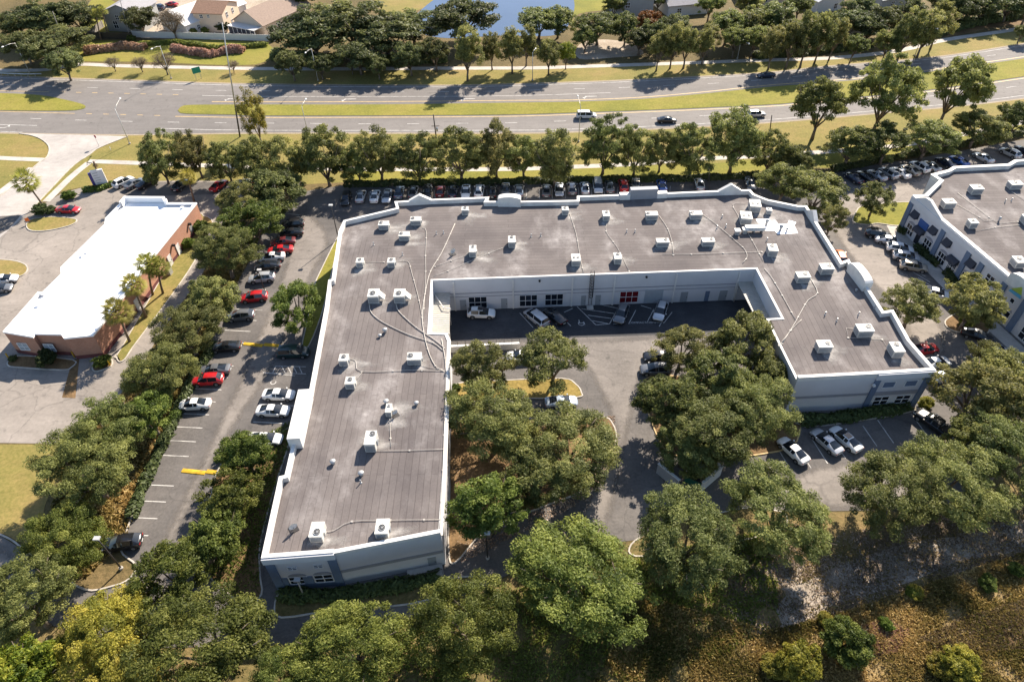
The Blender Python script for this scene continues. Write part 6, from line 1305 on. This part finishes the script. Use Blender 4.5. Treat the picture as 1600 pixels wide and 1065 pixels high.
tufts([(130,905),(195,845),(300,600),(345,500),(395,390),(345,390),(270,500),(210,600),(140,670),(100,710),(70,850)], 20000, .22, M_TUFT, 'rough grass and litter in the left planting strip', 'undergrowth', 5)
tufts([(1185,865),(1260,855),(1400,845),(1640,800),(1650,870),(1500,890),(1280,975),(1200,990)], 4000, .2, M_TUFT, 'weeds and dead grass on the gravel path', 'weeds', 6, .14)
row([(1215,1040,24),(1290,968,14),(1430,925,14),(1470,1040,22),(1505,1022,18)], 'yellowbush', 'low golden-green brush on the bottom right slope, {} from the left', 'golden brush on the slope', hz=.8)
def litter(px, n, mat, label, name, seed, lf=.13):
    poly = np.array([(p.x, p.y) for p in wp(px)]); r = np.random.default_rng(seed); lo, hi = poly.min(0), poly.max(0); out = []
    while len(out) < n:
        q = r.uniform(lo, hi, (4000,2)); ins = np.zeros(len(q), bool); j = len(poly)-1
        for i in range(len(poly)):
            c = ((poly[i,1] > q[:,1]) != (poly[j,1] > q[:,1])) & (q[:,0] < (poly[j,0]-poly[i,0])*(q[:,1]-poly[i,1])/(poly[j,1]-poly[i,1]+1e-12)+poly[i,0]); ins ^= c; j = i
        d = np.sin(q[:,0]*.5+1.3*np.sin(q[:,1]*.9))*np.sin(q[:,1]*.7+np.sin(q[:,0]*.4)); out += list(q[ins & (d + r.normal(0,.5,len(q)) > -.2)])
    q = np.array(out[:n]); P = np.column_stack([q, r.uniform(.04,.12,n)]); N = r.normal(size=(n,3))*.35+np.array([0,0,1]); N /= np.linalg.norm(N,axis=1,keepdims=True)
    me = leaf_mesh(name, P, N, np.full(n, lf), np.clip(.5+.3*np.sin(q[:,0]*.8)*np.sin(q[:,1]*.6)+r.normal(0,.25,n),0,1), mat, 1.8, rs=r); return tag(link(name, me), label, 'leaves', kind='stuff')
M_FALLEN = leaf_mat('fallen_leaves', (0.10, 0.065, 0.04), (0.25, 0.175, 0.11), (0.44, 0.35, 0.26), 0.1)
M_STRAW = leaf_mat('straw', (0.24, 0.17, 0.09), (0.40, 0.30, 0.175), (0.55, 0.43, 0.28), 0.2)
litter([(1130,860),(1240,850),(1400,815),(1500,800),(1640,760),(1650,860),(1500,895),(1290,985),(1190,1000),(1130,960)], 20000, M_FALLEN, 'fallen leaves over the path and below the oaks', 'fallen_leaves', 8)
litter([(700,650),(960,650),(970,720),(900,790),(720,880),(695,760)], 9000, M_FALLEN, 'fallen leaves under the courtyard oaks', 'fallen_leaves', 9, .16)
tufts([(1430,1000),(1500,965),(1640,925),(1680,1000),(1560,1020),(1500,1015)], 16000, .35, M_STRAW, 'pale straw lying on the slope bottom right', 'straw', 10, .14)
tufts([(1320,990),(1380,965),(1420,985),(1400,1020),(1330,1030)], 6000, .3, M_BROWN, 'brown dead brush on the slope', 'dead_brush', 11, .14)
tufts([(470,650),(446,715),(428,770),(408,850),(405,930),(390,950),(330,905),(345,725),(395,690)], 9000, .3, M_OAKG, 'low weeds in the bed beside the left wing', 'undergrowth', 12, .16)
lamp((762,872),(761,832),(761,830),'thin dark lamp between the medium oak and the left wing front',M_DARK,True)
# pale wash-off on the felt round and downhill of the units
M_STAIN = ground_mat('roof_wash_off', ((0.22, 0.205, 0.195), (0.33, 0.31, 0.295), (0.44, 0.415, 0.395)), 0.5, 3.0, finemix=0.3)
WHP = outer + inner[1:]
def inside(v, poly):
    c = False; j = len(poly)-1
    for i in range(len(poly)):
        if (poly[i][1] > v[1]) != (poly[j][1] > v[1]) and v[0] < (poly[j][0]-poly[i][0])*(v[1]-poly[i][1])/(poly[j][1]-poly[i][1])+poly[i][0]: c = not c
        j = i
    return c and all((Vector((v[0], v[1])) - Vector(q[:2])).length > .5 for q in poly)
rs_ = random.Random(5)
for i, p in enumerate(AC_SPOTS):
    for q in range(2):
        L, W = (rs_.uniform(2.6, 5.5), rs_.uniform(1.0, 2.0)); a0 = rs_.choice([-.1, .15, 1.45, 1.7, -1.5]) if q else rs_.uniform(-.5, .5)
        cx, cy = p.x + rs_.uniform(-.6, 1.2), p.y + rs_.uniform(-1.6, .6); z = ZR - .03 + .005 + (2*i+q)*.0006
        vsx, ed = [(cx, cy, z)], [.9]
        for t in range(18):
            th = t*2*math.pi/18; r1 = L*(.6+.4*math.cos(th))*rs_.uniform(.8, 1.15); x, y = math.cos(th)*r1, math.sin(th)*W*rs_.uniform(.8, 1.2)
            vsx.append((cx + x*math.cos(a0) - y*math.sin(a0), cy + x*math.sin(a0) + y*math.cos(a0), z)); ed.append(0.0)
        ok = False
        for _ in range(7):
            if all(inside(v, WHP) for v in vsx): ok = True; break
            vsx = [(p.x+(v[0]-p.x)*.75, p.y+.3+(v[1]-p.y-.3)*.75, z) for v in vsx]
        if not ok: continue
        me = bpy.data.meshes.new('roof_stain'); me.from_pydata(vsx, [], [(0, 1+t, 1+(t+1) % 18) for t in range(18)]); me.update(); me.materials.append(soft(M_STAIN))
        at_ = me.attributes.new('edge', 'FLOAT', 'POINT'); at_.data.foreach_set('value', ed); link('roof_stain', me, wh)
